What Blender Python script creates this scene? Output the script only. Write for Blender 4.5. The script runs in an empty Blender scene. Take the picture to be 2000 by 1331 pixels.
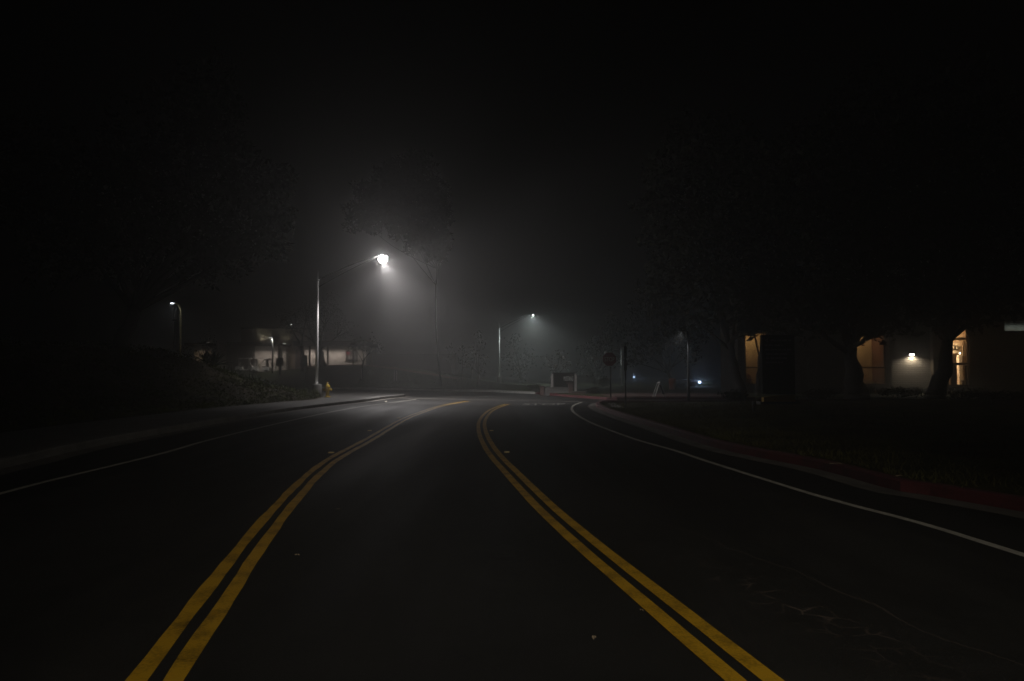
import bpy, math, random
import numpy as np
from mathutils import Vector, Matrix
from math import radians as R, sin, cos, pi

random.seed(7)
rng = np.random.default_rng(11)
SC = bpy.context.scene
COL = SC.collection

# ------------------------------------------------------------------ camera model
F, CX, CY, CAMH = 1400.0, 1000.0, 665.5, 1.5
PITCH = math.atan((730 - CY) / F)

def ray(px, py):
    u, v = (px - CX) / F, (CY - py) / F
    return u, cos(PITCH) - v * sin(PITCH), sin(PITCH) + v * cos(PITCH)

def G(px, py, h=0.0):
    "point of the level h that was surveyed at this pixel"
    a, b, c = ray(px, py)
    t = (h - CAMH) / c
    return (a * t, b * t)

def AT(px, py, Y):
    a, b, c = ray(px, py)
    t = Y / b
    return Vector((a * t, Y, CAMH + c * t))

# ------------------------------------------------------------------ materials
MATS = {}
def mat(name, col, rough=0.7, metal=0.0, noise=0.0, nscale=6.0, bump=0.0, bscale=60.0, spec=0.5, emit=None, estr=0.0):
    if name in MATS: return MATS[name]
    m = bpy.data.materials.new(name); m.use_nodes = True
    nt = m.node_tree; b = nt.nodes['Principled BSDF']
    b.inputs['Base Color'].default_value = (*col, 1)
    b.inputs['Roughness'].default_value = rough
    b.inputs['Metallic'].default_value = metal
    b.inputs['Specular IOR Level'].default_value = spec
    tc = nt.nodes.new('ShaderNodeTexCoord')
    if noise:
        n = nt.nodes.new('ShaderNodeTexNoise'); n.inputs['Scale'].default_value = nscale
        n.inputs['Detail'].default_value = 6
        nt.links.new(tc.outputs['Object'], n.inputs['Vector'])
        r = nt.nodes.new('ShaderNodeValToRGB')
        r.color_ramp.elements[0].position = .3; r.color_ramp.elements[1].position = .72
        r.color_ramp.elements[0].color = (*[c * (1 - noise) for c in col], 1)
        r.color_ramp.elements[1].color = (*[min(1, c * (1 + noise)) for c in col], 1)
        nt.links.new(n.outputs['Fac'], r.inputs['Fac'])
        nt.links.new(r.outputs['Color'], b.inputs['Base Color'])
    if bump:
        n2 = nt.nodes.new('ShaderNodeTexNoise'); n2.inputs['Scale'].default_value = bscale
        n2.inputs['Detail'].default_value = 4
        nt.links.new(tc.outputs['Object'], n2.inputs['Vector'])
        bp = nt.nodes.new('ShaderNodeBump'); bp.inputs['Strength'].default_value = bump
        bp.inputs['Distance'].default_value = .02
        nt.links.new(n2.outputs['Fac'], bp.inputs['Height'])
        nt.links.new(bp.outputs['Normal'], b.inputs['Normal'])
    if emit:
        b.inputs['Emission Color'].default_value = (*emit, 1)
        b.inputs['Emission Strength'].default_value = estr
    MATS[name] = m
    return m

def math_node(nt, op, a, b=None, clamp=False):
    n = nt.nodes.new('ShaderNodeMath'); n.operation = op; n.use_clamp = clamp
    for i, v in enumerate((a, b)):
        if v is None: continue
        if isinstance(v, (int, float)): n.inputs[i].default_value = v
        else: nt.links.new(v, n.inputs[i])
    return n.outputs[0]

def asphalt():
    m = bpy.data.materials.new('asphalt'); m.use_nodes = True
    nt = m.node_tree; b = nt.nodes['Principled BSDF']
    tc = nt.nodes.new('ShaderNodeTexCoord')
    def noise(scale, detail=5, vec=None, dist=0.0):
        n = nt.nodes.new('ShaderNodeTexNoise'); n.inputs['Scale'].default_value = scale
        n.inputs['Detail'].default_value = detail; n.inputs['Distortion'].default_value = dist
        nt.links.new(vec or tc.outputs['Object'], n.inputs['Vector']); return n.outputs['Fac']
    big = noise(.35, 6); mid = noise(3.0, 6); fine = noise(110, 3)
    # wheel polish runs along the road: stretched noise
    mp = nt.nodes.new('ShaderNodeMapping'); mp.inputs['Scale'].default_value = (1.1, .06, 1)
    nt.links.new(tc.outputs['Object'], mp.inputs['Vector'])
    streak = noise(1.0, 4, mp.outputs['Vector'])
    s = math_node(nt, 'ADD', math_node(nt, 'MULTIPLY', big, .5), math_node(nt, 'MULTIPLY', mid, .3))
    s = math_node(nt, 'ADD', s, math_node(nt, 'MULTIPLY', fine, .45))
    s = math_node(nt, 'ADD', s, math_node(nt, 'MULTIPLY', streak, .35))
    vf = nt.nodes.new('ShaderNodeTexVoronoi'); vf.inputs['Scale'].default_value = 70
    nt.links.new(tc.outputs['Object'], vf.inputs['Vector'])
    sc_ = nt.nodes.new('ShaderNodeSeparateColor'); nt.links.new(vf.outputs['Color'], sc_.inputs[0])
    fleck = math_node(nt, 'MULTIPLY', math_node(nt, 'GREATER_THAN', sc_.outputs[0], .86), math_node(nt, 'LESS_THAN', vf.outputs['Distance'], .42))
    s = math_node(nt, 'ADD', s, math_node(nt, 'MULTIPLY', fleck, .55))
    patch = noise(.16, 2)
    s = math_node(nt, 'ADD', s, math_node(nt, 'MULTIPLY', math_node(nt, 'SUBTRACT', patch, .5), .5))
    ramp = nt.nodes.new('ShaderNodeValToRGB')
    ramp.color_ramp.elements[0].position = .45; ramp.color_ramp.elements[0].color = (.0060, .0058, .0055, 1)
    ramp.color_ramp.elements[1].position = 1.15 / 1.2; ramp.color_ramp.elements[1].color = (.025, .0243, .0232, 1)
    nt.links.new(s, ramp.inputs['Fac'])
    # cracked wheel track in the right lane: crazed lines inside a long patch
    sep = nt.nodes.new('ShaderNodeSeparateXYZ'); nt.links.new(tc.outputs['Object'], sep.inputs[0])
    warp = nt.nodes.new('ShaderNodeTexNoise'); warp.inputs['Scale'].default_value = 2.2; warp.inputs['Detail'].default_value = 5
    nt.links.new(tc.outputs['Object'], warp.inputs['Vector'])
    mixv = nt.nodes.new('ShaderNodeMix'); mixv.data_type = 'VECTOR'; mixv.inputs['Factor'].default_value = .16
    nt.links.new(tc.outputs['Object'], mixv.inputs['A']); nt.links.new(warp.outputs['Color'], mixv.inputs['B'])
    vo = nt.nodes.new('ShaderNodeTexVoronoi'); vo.feature = 'DISTANCE_TO_EDGE'; vo.inputs['Scale'].default_value = 7.5
    nt.links.new(mixv.outputs['Result'], vo.inputs['Vector'])
    line = math_node(nt, 'SUBTRACT', 1.0, math_node(nt, 'MULTIPLY', vo.outputs['Distance'], 14.0), True)
    # band: |x - (a + b*y)| small, y between 3.4 and 7
    cx = math_node(nt, 'ADD', math_node(nt, 'MULTIPLY', sep.outputs['Y'], -.30), 3.22)
    dx = math_node(nt, 'ABSOLUTE', math_node(nt, 'SUBTRACT', sep.outputs['X'], cx))
    band = math_node(nt, 'SUBTRACT', 1.0, math_node(nt, 'MULTIPLY', dx, 3.4), True)
    yy = math_node(nt, 'ABSOLUTE', math_node(nt, 'SUBTRACT', sep.outputs['Y'], 4.6))
    yb = math_node(nt, 'SUBTRACT', 1.0, math_node(nt, 'MULTIPLY', yy, .55), True)
    w = math_node(nt, 'MULTIPLY', math_node(nt, 'MULTIPLY', band, yb), mid)
    brk = math_node(nt, 'MULTIPLY', math_node(nt, 'SUBTRACT', noise(5.5, 4), .42), 5.0, True)
    w = math_node(nt, 'MULTIPLY', math_node(nt, 'MULTIPLY', w, brk), math_node(nt, 'MULTIPLY', line, 2.0), True)
    # one long wandering crack beside it
    wl = math_node(nt, 'ADD', math_node(nt, 'MULTIPLY', math_node(nt, 'SUBTRACT', noise(1.3, 5), .5), .5), 3.75)
    lx = math_node(nt, 'ABSOLUTE', math_node(nt, 'SUBTRACT', sep.outputs['X'], math_node(nt, 'ADD', wl, math_node(nt, 'MULTIPLY', sep.outputs['Y'], -.30))))
    w2 = math_node(nt, 'MULTIPLY', math_node(nt, 'LESS_THAN', lx, .008), math_node(nt, 'LESS_THAN', yy, 2.6))
    w = math_node(nt, 'MAXIMUM', w, math_node(nt, 'MULTIPLY', w2, .35))
    mx = nt.nodes.new('ShaderNodeMix'); mx.data_type = 'RGBA'
    nt.links.new(w, mx.inputs['Factor']); nt.links.new(ramp.outputs['Color'], mx.inputs['A'])
    mx.inputs['B'].default_value = (.10, .075, .062, 1)
    nt.links.new(mx.outputs['Result'], b.inputs['Base Color'])
    rr = nt.nodes.new('ShaderNodeMapRange'); nt.links.new(streak, rr.inputs['Value'])
    rr.inputs['From Min'].default_value = .3; rr.inputs['From Max'].default_value = .7
    rr.inputs['To Min'].default_value = .52; rr.inputs['To Max'].default_value = .70
    b.inputs['Specular IOR Level'].default_value = .16
    nt.links.new(rr.outputs['Result'], b.inputs['Roughness'])
    bp = nt.nodes.new('ShaderNodeBump'); bp.inputs['Strength'].default_value = .5; bp.inputs['Distance'].default_value = .006
    nt.links.new(fine, bp.inputs['Height']); nt.links.new(bp.outputs['Normal'], b.inputs['Normal'])
    return m

def paint(name, col, wear, rough=.55):
    m = bpy.data.materials.new(name); m.use_nodes = True
    nt = m.node_tree; b = nt.nodes['Principled BSDF']; b.inputs['Roughness'].default_value = rough
    tc = nt.nodes.new('ShaderNodeTexCoord')
    n = nt.nodes.new('ShaderNodeTexNoise'); n.inputs['Scale'].default_value = 4; n.inputs['Detail'].default_value = 8
    n2 = nt.nodes.new('ShaderNodeTexNoise'); n2.inputs['Scale'].default_value = 55; n2.inputs['Detail'].default_value = 4
    for q in (n, n2): nt.links.new(tc.outputs['Object'], q.inputs['Vector'])
    s = math_node(nt, 'ADD', math_node(nt, 'MULTIPLY', n.outputs['Fac'], .6), math_node(nt, 'MULTIPLY', n2.outputs['Fac'], .4))
    r = nt.nodes.new('ShaderNodeValToRGB')
    e = r.color_ramp.elements
    e[0].position = .33; e[0].color = (*[c * (1 - wear) for c in col], 1)
    e[1].position = .55; e[1].color = (*col, 1)
    nt.links.new(s, r.inputs['Fac']); nt.links.new(r.outputs['Color'], b.inputs['Base Color'])
    bp = nt.nodes.new('ShaderNodeBump'); bp.inputs['Strength'].default_value = .4; bp.inputs['Distance'].default_value = .004
    nt.links.new(n2.outputs['Fac'], bp.inputs['Height']); nt.links.new(bp.outputs['Normal'], b.inputs['Normal'])
    return m

def block_wall(name, c1, c2, mortar, bw, bh, msize=.012, strength=.9):
    m = bpy.data.materials.new(name); m.use_nodes = True
    nt = m.node_tree; b = nt.nodes['Principled BSDF']; b.inputs['Roughness'].default_value = .85
    tc = nt.nodes.new('ShaderNodeTexCoord')
    sep = nt.nodes.new('ShaderNodeSeparateXYZ'); nt.links.new(tc.outputs['Object'], sep.inputs[0])
    cmb = nt.nodes.new('ShaderNodeCombineXYZ')
    nt.links.new(math_node(nt, 'ADD', sep.outputs['X'], sep.outputs['Y']), cmb.inputs[0]); nt.links.new(sep.outputs['Z'], cmb.inputs[1])
    br = nt.nodes.new('ShaderNodeTexBrick'); nt.links.new(cmb.outputs[0], br.inputs['Vector'])
    br.inputs['Scale'].default_value = 1; br.inputs['Brick Width'].default_value = bw; br.inputs['Row Height'].default_value = bh
    br.inputs['Mortar Size'].default_value = msize; br.inputs['Mortar Smooth'].default_value = .3
    br.inputs['Color1'].default_value = (*c1, 1); br.inputs['Color2'].default_value = (*c2, 1); br.inputs['Mortar'].default_value = (*mortar, 1)
    nt.links.new(br.outputs['Color'], b.inputs['Base Color'])
    n = nt.nodes.new('ShaderNodeTexNoise'); n.inputs['Scale'].default_value = 18; n.inputs['Detail'].default_value = 5
    nt.links.new(tc.outputs['Object'], n.inputs['Vector'])
    h = math_node(nt, 'SUBTRACT', math_node(nt, 'MULTIPLY', n.outputs['Fac'], .35), br.outputs['Fac'])
    bp = nt.nodes.new('ShaderNodeBump'); bp.inputs['Strength'].default_value = strength; bp.inputs['Distance'].default_value = .03
    nt.links.new(h, bp.inputs['Height']); nt.links.new(bp.outputs['Normal'], b.inputs['Normal'])
    return m

def leaf_mat(name, col, var=.5):
    m = bpy.data.materials.new(name); m.use_nodes = True
    nt = m.node_tree; b = nt.nodes['Principled BSDF']; b.inputs['Roughness'].default_value = .6
    b.inputs['Specular IOR Level'].default_value = .08
    tc = nt.nodes.new('ShaderNodeTexCoord'); n = nt.nodes.new('ShaderNodeTexNoise')
    n.inputs['Scale'].default_value = .9; n.inputs['Detail'].default_value = 6
    nt.links.new(tc.outputs['Object'], n.inputs['Vector'])
    r = nt.nodes.new('ShaderNodeValToRGB')
    r.color_ramp.elements[0].position = .35; r.color_ramp.elements[1].position = .68
    r.color_ramp.elements[0].color = (*[c * (1 - var) for c in col], 1)
    r.color_ramp.elements[1].color = (*[c * (1 + var) for c in col], 1)
    nt.links.new(n.outputs['Fac'], r.inputs['Fac']); nt.links.new(r.outputs['Color'], b.inputs['Base Color'])
    return m

def glass_mat():
    m = bpy.data.materials.new('window_glass'); m.use_nodes = True
    nt = m.node_tree; nt.nodes.clear()
    out = nt.nodes.new('ShaderNodeOutputMaterial'); mix = nt.nodes.new('ShaderNodeMixShader')
    t = nt.nodes.new('ShaderNodeBsdfTransparent'); t.inputs['Color'].default_value = (.88, .9, .88, 1)
    g = nt.nodes.new('ShaderNodeBsdfGlossy'); g.inputs['Roughness'].default_value = .03
    fr = nt.nodes.new('ShaderNodeFresnel'); fr.inputs['IOR'].default_value = 1.45
    nt.links.new(fr.outputs[0], mix.inputs[0]); nt.links.new(t.outputs[0], mix.inputs[1]); nt.links.new(g.outputs[0], mix.inputs[2])
    nt.links.new(mix.outputs[0], out.inputs[0])
    return m

M_ASPH = asphalt()
M_YEL = paint('yellow_road_paint', (.52, .29, .010), .72)
M_WHT = paint('white_road_paint', (.42, .40, .35), .5)
M_RED = paint('red_kerb_paint', (.075, .011, .014), .7, .75)
M_CONC = mat('concrete', (.088, .084, .080), .75, noise=.3, nscale=1.6, bump=.35, bscale=45)
M_GUT = mat('gutter_concrete', (.085, .076, .066), .8, noise=.4, nscale=2, bump=.4)
M_KERB = mat('kerb_concrete', (.12, .115, .108), .8, noise=.35, nscale=2, bump=.4)
M_SOIL = mat('soil', (.05, .042, .03), .95, noise=.5, nscale=1.2, bump=.8, bscale=14, spec=.08)
M_LAWN = mat('lawn_soil', (.040, .036, .012), .95, noise=.6, nscale=.9, bump=.9, bscale=22, spec=.08)
M_HILL = mat('hill_turf', (.040, .048, .022), .95, noise=.6, nscale=.5, bump=.9, bscale=9, spec=.08)
M_PATH = mat('dirt_path', (.24, .13, .09), .95, noise=.3, nscale=1, bump=.5)
M_BRICKPAVE = block_wall('brick_paving', (.085, .042, .034), (.065, .034, .03), (.05, .045, .04), .2, .1, .01, .4)
M_GALV = mat('galvanised_steel', (.72, .72, .71), .42, .25, noise=.12, nscale=5)
M_DULL = mat('dull_dark_steel', (.085, .085, .083), .75, .2, noise=.2)  # arm steel coloured dark to offset the lamp's own light on it
M_ALUM = mat('aluminium', (.5, .5, .5), .4, .7, noise=.1)
M_DARKPOLE = mat('dark_painted_steel', (.02, .02, .021), .5, .2, noise=.2)
M_SIGNPOST = mat('weathered_signpost', (.10, .105, .10), .6, .4, noise=.3)
M_HEAD = mat('lamp_housing', (.14, .14, .14), .5, .5, noise=.1)
M_WHITEWALL = mat('white_stucco', (.62, .58, .54), .9, noise=.10, nscale=.8, bump=.3)
M_TANWALL = mat('tan_stucco', (.36, .29, .23), .9, noise=.15, nscale=.8, bump=.3)
M_FASCIA = mat('brown_fascia', (.055, .034, .03), .8, noise=.25)
M_DARKWALL = mat('dark_panel_wall', (.06, .05, .048), .8, noise=.25)
M_BLOCK = block_wall('split_face_block', (.058, .049, .038), (.040, .034, .027), (.014, .012, .010), .4, .155, .02, 1.0)
M_PLANT = block_wall('planter_block', (.13, .125, .12), (.10, .097, .092), (.06, .058, .055), .4, .2)
M_COPING = mat('brown_pilaster', (.085, .052, .045), .85, noise=.2)
M_TRUNK = mat('bark', (.013, .011, .009), .95, noise=.5, nscale=5, bump=.9, bscale=20)
M_PALEBARK = mat('pale_bark', (.17, .15, .13), .9, noise=.5, nscale=4, bump=.7, bscale=18)
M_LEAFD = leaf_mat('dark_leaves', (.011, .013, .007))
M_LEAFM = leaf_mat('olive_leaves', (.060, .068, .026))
M_LEAFR = leaf_mat('reddish_leaves', (.085, .040, .030))
M_COVER = leaf_mat('ground_cover_leaves', (.050, .062, .006), .6)
M_AGAVE = mat('agave_leaf', (.060, .072, .058), .55, noise=.35, nscale=3)
M_HYD = mat('hydrant_yellow', (.58, .39, .03), .45, noise=.15, nscale=9)
M_STOPR = mat('stop_red', (.26, .012, .025), .45, noise=.08)
M_SIGNW = mat('sign_white', (.78, .78, .76), .5, noise=.06)
M_SIGNG = mat('sign_green', (.10, .15, .14), .5, noise=.1)
M_BOARD = mat('sign_board_dark', (.016, .017, .015), .85, noise=.15, spec=.1)
M_WPOST = mat('white_painted_post', (.44, .41, .40), .7, noise=.15)
M_LETTER = mat('letter_metal', (.88, .90, .86), .45, .1)
M_GOLD = mat('gold_panel', (.40, .23, .03), .5, noise=.15)
M_CART = mat('cart_white', (.70, .68, .65), .4, noise=.06)
M_BLACK = mat('black_rubber', (.015, .015, .015), .7, noise=.2)
M_SEAT = mat('cart_seat', (.16, .12, .10), .6, noise=.1)
M_ORANGE = mat('orange_plastic', (.30, .085, .02), .55, noise=.15)
M_TAIL = mat('tail_lamp_red', (.25, .01, .01), .3)
M_INT = mat('interior_tan', (.56, .44, .29), .9, noise=.08)
M_INT2 = mat('interior_brown', (.27, .15, .12), .9, noise=.1)
M_WOODP = mat('interior_wood', (.34, .23, .14), .6, noise=.3, nscale=4)
M_FRAME = mat('bronze_frame', (.03, .024, .018), .5, .4)
M_GLASS = glass_mat()
M_CEIL = mat('ceiling_tile', (.66, .68, .64), .9, noise=.05)
M_PAPER = mat('paper', (.55, .45, .33), .9, noise=.2, nscale=12)
M_STRAW = leaf_mat('dry_straw', (.45, .25, .12), .4)
M_BIN = mat('brown_bin', (.05, .032, .03), .7, noise=.2)
M_LITTER = leaf_mat('dry_leaf_litter', (.32, .25, .17), .4)

def emitter(name, col, strength):
    m = bpy.data.materials.new(name); m.use_nodes = True
    nt = m.node_tree; nt.nodes.clear()
    o = nt.nodes.new('ShaderNodeOutputMaterial'); e = nt.nodes.new('ShaderNodeEmission')
    e.inputs['Color'].default_value = (*col, 1); e.inputs['Strength'].default_value = strength
    nt.links.new(e.outputs[0], o.inputs[0]); return m

# ------------------------------------------------------------------ mesh builder
class MB:
    def __init__(s): s.v = []; s.f = []; s.smooth = False
    def add(s, vs, fs):
        o = len(s.v); s.v += [tuple(v) for v in vs]; s.f += [tuple(i + o for i in f) for f in fs]; return s
    def box(s, c, d, rz=0.0, M=None):
        x, y, z = d[0] / 2, d[1] / 2, d[2] / 2
        vs = [Vector(p) for p in ((-x, -y, -z), (x, -y, -z), (x, y, -z), (-x, y, -z), (-x, -y, z), (x, -y, z), (x, y, z), (-x, y, z))]
        if rz: vs = [Matrix.Rotation(rz, 3, 'Z') @ v for v in vs]
        if M is not None: vs = [M @ v for v in vs]
        vs = [v + Vector(c) for v in vs]
        return s.add(vs, [(3, 2, 1, 0), (4, 5, 6, 7), (0, 1, 5, 4), (1, 2, 6, 5), (2, 3, 7, 6), (3, 0, 4, 7)])
    def span(s, x0, x1, y0, y1, z0, z1):
        return s.box(((x0 + x1) / 2, (y0 + y1) / 2, (z0 + z1) / 2), (abs(x1 - x0), abs(y1 - y0), abs(z1 - z0)))
    def tube(s, pts, rad, n=10, caps=True):
        pts = [Vector(p) for p in pts]
        if not hasattr(rad, '__len__'): rad = [rad] * len(pts)
        o = len(s.v); up = None
        for i, p in enumerate(pts):
            t = (pts[min(i + 1, len(pts) - 1)] - pts[max(i - 1, 0)]).normalized()
            if up is None: up = Vector((1, 0, 0)) if abs(t.x) < .9 else Vector((0, 1, 0))
            a = (up - t * up.dot(t)).normalized(); b = t.cross(a); up = a
            for k in range(n):
                q = 2 * pi * k / n
                s.v.append(tuple(p + (a * cos(q) + b * sin(q)) * rad[i]))
        for i in range(len(pts) - 1):
            for k in range(n):
                k2 = (k + 1) % n
                s.f.append((o + i * n + k, o + i * n + k2, o + (i + 1) * n + k2, o + (i + 1) * n + k))
        if caps:
            s.f.append(tuple(o + k for k in reversed(range(n))))
            s.f.append(tuple(o + (len(pts) - 1) * n + k for k in range(n)))
        return s
    def lathe(s, prof, c=(0, 0, 0), n=16):
        o = len(s.v)
        for r, z in prof:
            for k in range(n):
                s.v.append((c[0] + r * cos(2 * pi * k / n), c[1] + r * sin(2 * pi * k / n), c[2] + z))
        for i in range(len(prof) - 1):
            for k in range(n):
                k2 = (k + 1) % n
                s.f.append((o + i * n + k, o + i * n + k2, o + (i + 1) * n + k2, o + (i + 1) * n + k))
        s.f.append(tuple(o + k for k in reversed(range(n)))); s.f.append(tuple(o + (len(prof) - 1) * n + k for k in range(n)))
        return s
    def prism(s, poly, z0, z1):
        "vertical prism over a counter-clockwise plan polygon"
        n = len(poly); o = len(s.v)
        s.v += [(p[0], p[1], z0) for p in poly] + [(p[0], p[1], z1) for p in poly]
        s.f.append(tuple(o + i for i in reversed(range(n)))); s.f.append(tuple(o + n + i for i in range(n)))
        for i in range(n):
            j = (i + 1) % n; s.f.append((o + i, o + j, o + n + j, o + n + i))
        return s
    def strip(s, A, B):
        "ribbon between two equally long 3-D polylines"
        o = len(s.v); n = len(A); s.v += [tuple(p) for p in A] + [tuple(p) for p in B]
        for i in range(n - 1): s.f.append((o + i, o + i + 1, o + n + i + 1, o + n + i))
        return s
    def build(s, name, m, parent=None, smooth=False, loc=None):
        me = bpy.data.meshes.new(name); me.from_pydata(s.v, [], s.f); me.validate(); me.update()
        if smooth: me.shade_smooth()
        me.materials.append(m)
        ob = bpy.data.objects.new(name, me); COL.objects.link(ob)
        if parent is not None: ob.parent = parent
        if loc is not None: ob.location = loc
        return ob

def tag(o, label=None, cat=None, group=None, kind=None):
    if label: o['label'] = label
    if cat: o['category'] = cat
    if group: o['group'] = group
    if kind: o['kind'] = kind
    return o
def thing(name, loc, label, cat, group=None, rz=0.0):
    o = bpy.data.objects.new(name, None); COL.objects.link(o); o.location = loc; o.rotation_euler = (0, 0, rz)
    o.empty_display_size = .3
    return tag(o, label, cat, group)
def copy_tree(o, loc, rz=0.0, label=None, scale=1.0):
    r = o.copy(); COL.objects.link(r); r.location = loc; r.rotation_euler = (0, 0, rz); r.scale = (scale,) * 3
    if label: r['label'] = label
    for ch in list(o.children):
        c = ch.copy(); COL.objects.link(c); c.parent = r
        for g in ch.children:
            d = g.copy(); COL.objects.link(d); d.parent = c
    return r
def lamp(name, kind, loc, power, col=(1, 1, 1), parent=None, size=.08, angle=150, blend=.3, target=None, energy_shape=None):
    d = bpy.data.lights.new(name, kind); d.energy = power; d.color = col
    if kind in ('POINT', 'SPOT'): d.shadow_soft_size = size
    if kind == 'SPOT': d.spot_size = R(angle); d.spot_blend = blend
    if kind == 'AREA': d.shape = 'RECTANGLE'; d.size, d.size_y = energy_shape
    o = bpy.data.objects.new(name, d); COL.objects.link(o); o.location = loc
    if target is not None:
        o.rotation_euler = (Vector(target) - Vector(loc)).to_track_quat('-Z', 'Y').to_euler()
    if parent is not None: o.parent = parent
    return o

# ------------------------------------------------------------------ plan curves
def smooth_curve(P, step=.5):
    P = [Vector((p[0], p[1])) for p in P]
    Q = [P[0] * 2 - P[1]] + P + [P[-1] * 2 - P[-2]]
    out = []
    for i in range(1, len(Q) - 2):
        a, b, c, d = Q[i - 1:i + 3]
        n = max(2, int((c - b).length / step))
        for k in range(n):
            t = k / n
            out.append(.5 * ((2 * b) + (c - a) * t + (2 * a - 5 * b + 4 * c - d) * t * t + (3 * b - a - 3 * c + d) * t ** 3))
    out.append(P[-1]); return out
def offset(P, d):
    "shift to the left of travel by d"
    out = []
    for i, p in enumerate(P):
        t = (P[min(i + 1, len(P) - 1)] - P[max(i - 1, 0)]).normalized()
        out.append(p + Vector((-t.y, t.x)) * d)
    return out
def lift(P, z): return [(p.x, p.y, z) for p in P]
def ribbon(P, w, z, jit=0.0, seed=0):
    r = random.Random(seed)
    def j(P, d):
        Q = offset(P, d); n = len(Q); ph = [r.uniform(0, 6) for _ in range(4)]
        return [(q.x + jit * (sin(i * .9 + ph[0]) + .7 * sin(i * 2.3 + ph[1]) + r.uniform(-.6, .6)), q.y, z) for i, q in enumerate(Q)]
    m = MB(); m.strip(j(P, -w / 2), j(P, w / 2)); return m

LY = smooth_curve([(1.3, -20), (.1, -8), (-.85, -1)] + [G(*p) for p in ((302, 1331), (545, 1000), (640, 905), (721, 859), (786, 821), (820, 807), (865, 792.6), (912, 784.2))], .3)
RY = smooth_curve([(4.4, -20), (3.1, -8), (2.05, -1)] + [G(*p) for p in ((1474, 1331), (1100, 1023), (1005, 930), (960, 880), (942.5, 845), (942, 822), (955, 805), (972, 796), (990, 790))], .3)
LW = smooth_curve([(-2.2, -20), (-3.6, -8)] + [G(*p) for p in ((-560, 1140), (2, 964.5), (300, 890.5), (420, 857), (550, 826), (640, 806.5), (707, 794.5), (775, 785.5), (812, 780.5))], .4)
_p, _q = Vector(G(2000, 1085)), Vector(G(1799, 1023)); _d = (_p - _q).normalized()
RW = smooth_curve([tuple(_p + _d * 24), tuple(_p + _d * 10), tuple(_p + _d * 3)] + [G(*p) for p in ((2000, 1085), (1799, 1023), (1599, 969.5), (1400, 907.7), (1316, 880), (1250, 861.5), (1197, 843), (1152, 825), (1126, 810), (1117, 800), (1121, 792), (1136, 786))], .4)
RK = smooth_curve([(11, -30), (10.2, -20), (8.9, -8), (7.4, 0)] + [G(*p) for p in ((1998, 1001), (1759, 961), (1599, 918), (1400, 876), (1276, 836), (1228, 821), (1185, 806), (1166, 796.5), (1166, 791.5), (1185, 788))] + [(7.6, 36.2), (12, 37.2), (24, 38.5), (45, 40)], .5)
LK = smooth_curve([(-6.6, -30), (-6.4, -20), (-7.4, -6)] + [G(*p) for p in ((-600, 1050), (0, 917), (200, 870), (420, 829), (550, 806), (640, 794), (707, 786), (752, 779.5), (790, 775.3))] + [(-7.9, 49.6), (-10.2, 51.2), (-14, 52.2), (-22, 55), (-45, 65)], .5)
# back edge of the left pavement
LS = smooth_curve([(-10.5, -30), (-10.8, -20), (-11.2, -6)] + [G(*p, .15) for p in ((-500, 930), (0, 846), (300, 810), (420, 797), (550, 786), (620, 779.5))] + [(-12.6, 47.6), (-15, 49.6), (-22, 52.4), (-45, 62.5)], .5)

YK = [(-100, 118), (-36, 80), (-18, 70), (-11.25, 65.6), (-5.2, 60.9), (-1.67, 58.3), (1.7, 52.5), (3.6, 45.9), (5.4, 41.2), (6.6, 41.0), (8, 41.4), (14, 41.3), (20, 39.75), (80, 40.5), (120, 42)]
def yk(x):
    for (a, b), (c, d) in zip(YK, YK[1:]):
        if a <= x <= c: return b + (d - b) * (x - a) / (c - a)
    return YK[0][1] if x < YK[0][0] else YK[-1][1]
HX = [(-120, 3.0), (-48, 2.3), (-38, 1.75), (-30, 1.75), (-26, 2.45), (-19, 2.55), (-14, 2.2), (-9, 1.5), (-5, .85), (-1, .32), (2, .17), (200, .17)]
def crest(x):
    for (a, b), (c, d) in zip(HX, HX[1:]):
        if a <= x <= c: return b + (d - b) * (x - a) / (c - a)
    return HX[-1][1]
def sst(t): t = max(0, min(1, t)); return t * t * (3 - 2 * t)
def hillz(x, y):
    return .15 + (crest(x) - .15) * sst((y - yk(x) - 1.8) / 16)
def bank_profile(d, w):
    if d < 13: return .15 + 2.35 * w * sst(d / 7.5)
    return .15 + 2.35 * w * (1 - sst((d - 13) / 9)) - .1 * sst((d - 13) / 9)
NS = len(LS)
def bank_w(i):
    # the bank fades out towards the street lamp at the corner
    p = LS[i]
    return sst((47.5 - p.y) / 13) if i < NS - 1 and p.x > -13.6 or p.y < 40 else 0.0
def bankz(x, y):
    best = min(range(NS), key=lambda i: (LS[i].x - x) ** 2 + (LS[i].y - y) ** 2)
    d = math.hypot(LS[best].x - x, LS[best].y - y)
    return bank_profile(d, bank_w(best))

# ------------------------------------------------------------------ ground, roads, pavements
m = MB(); m.span(-230, 230, -60, 330, -.5, -.06); tag(m.build('ground', M_SOIL), kind='structure')
m = MB(); m.add([(-110, -40, 0), (70, -40, 0), (70, 120, 0), (-110, 120, 0)], [(0, 1, 2, 3)]); tag(m.build('road', M_ASPH), kind='structure')

def double(P, name, jit, seed):
    mm = MB()
    for s, d in ((1, .09), (2, -.09)):
        q = ribbon(offset(P, d), .105, .004, jit, seed + s); mm.add(q.v, q.f)
    return tag(mm.build(name, M_YEL), kind='structure')
double(LY, 'yellow_centre_line', .005, 3); double(RY, 'yellow_lane_line', .0015, 9)
tag(ribbon(LW, .10, .004, .003, 21).build('white_edge_line', M_WHT), kind='structure')
tag(ribbon(RW, .10, .004, .003, 31).build('white_kerb_line', M_WHT), kind='structure')

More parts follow.
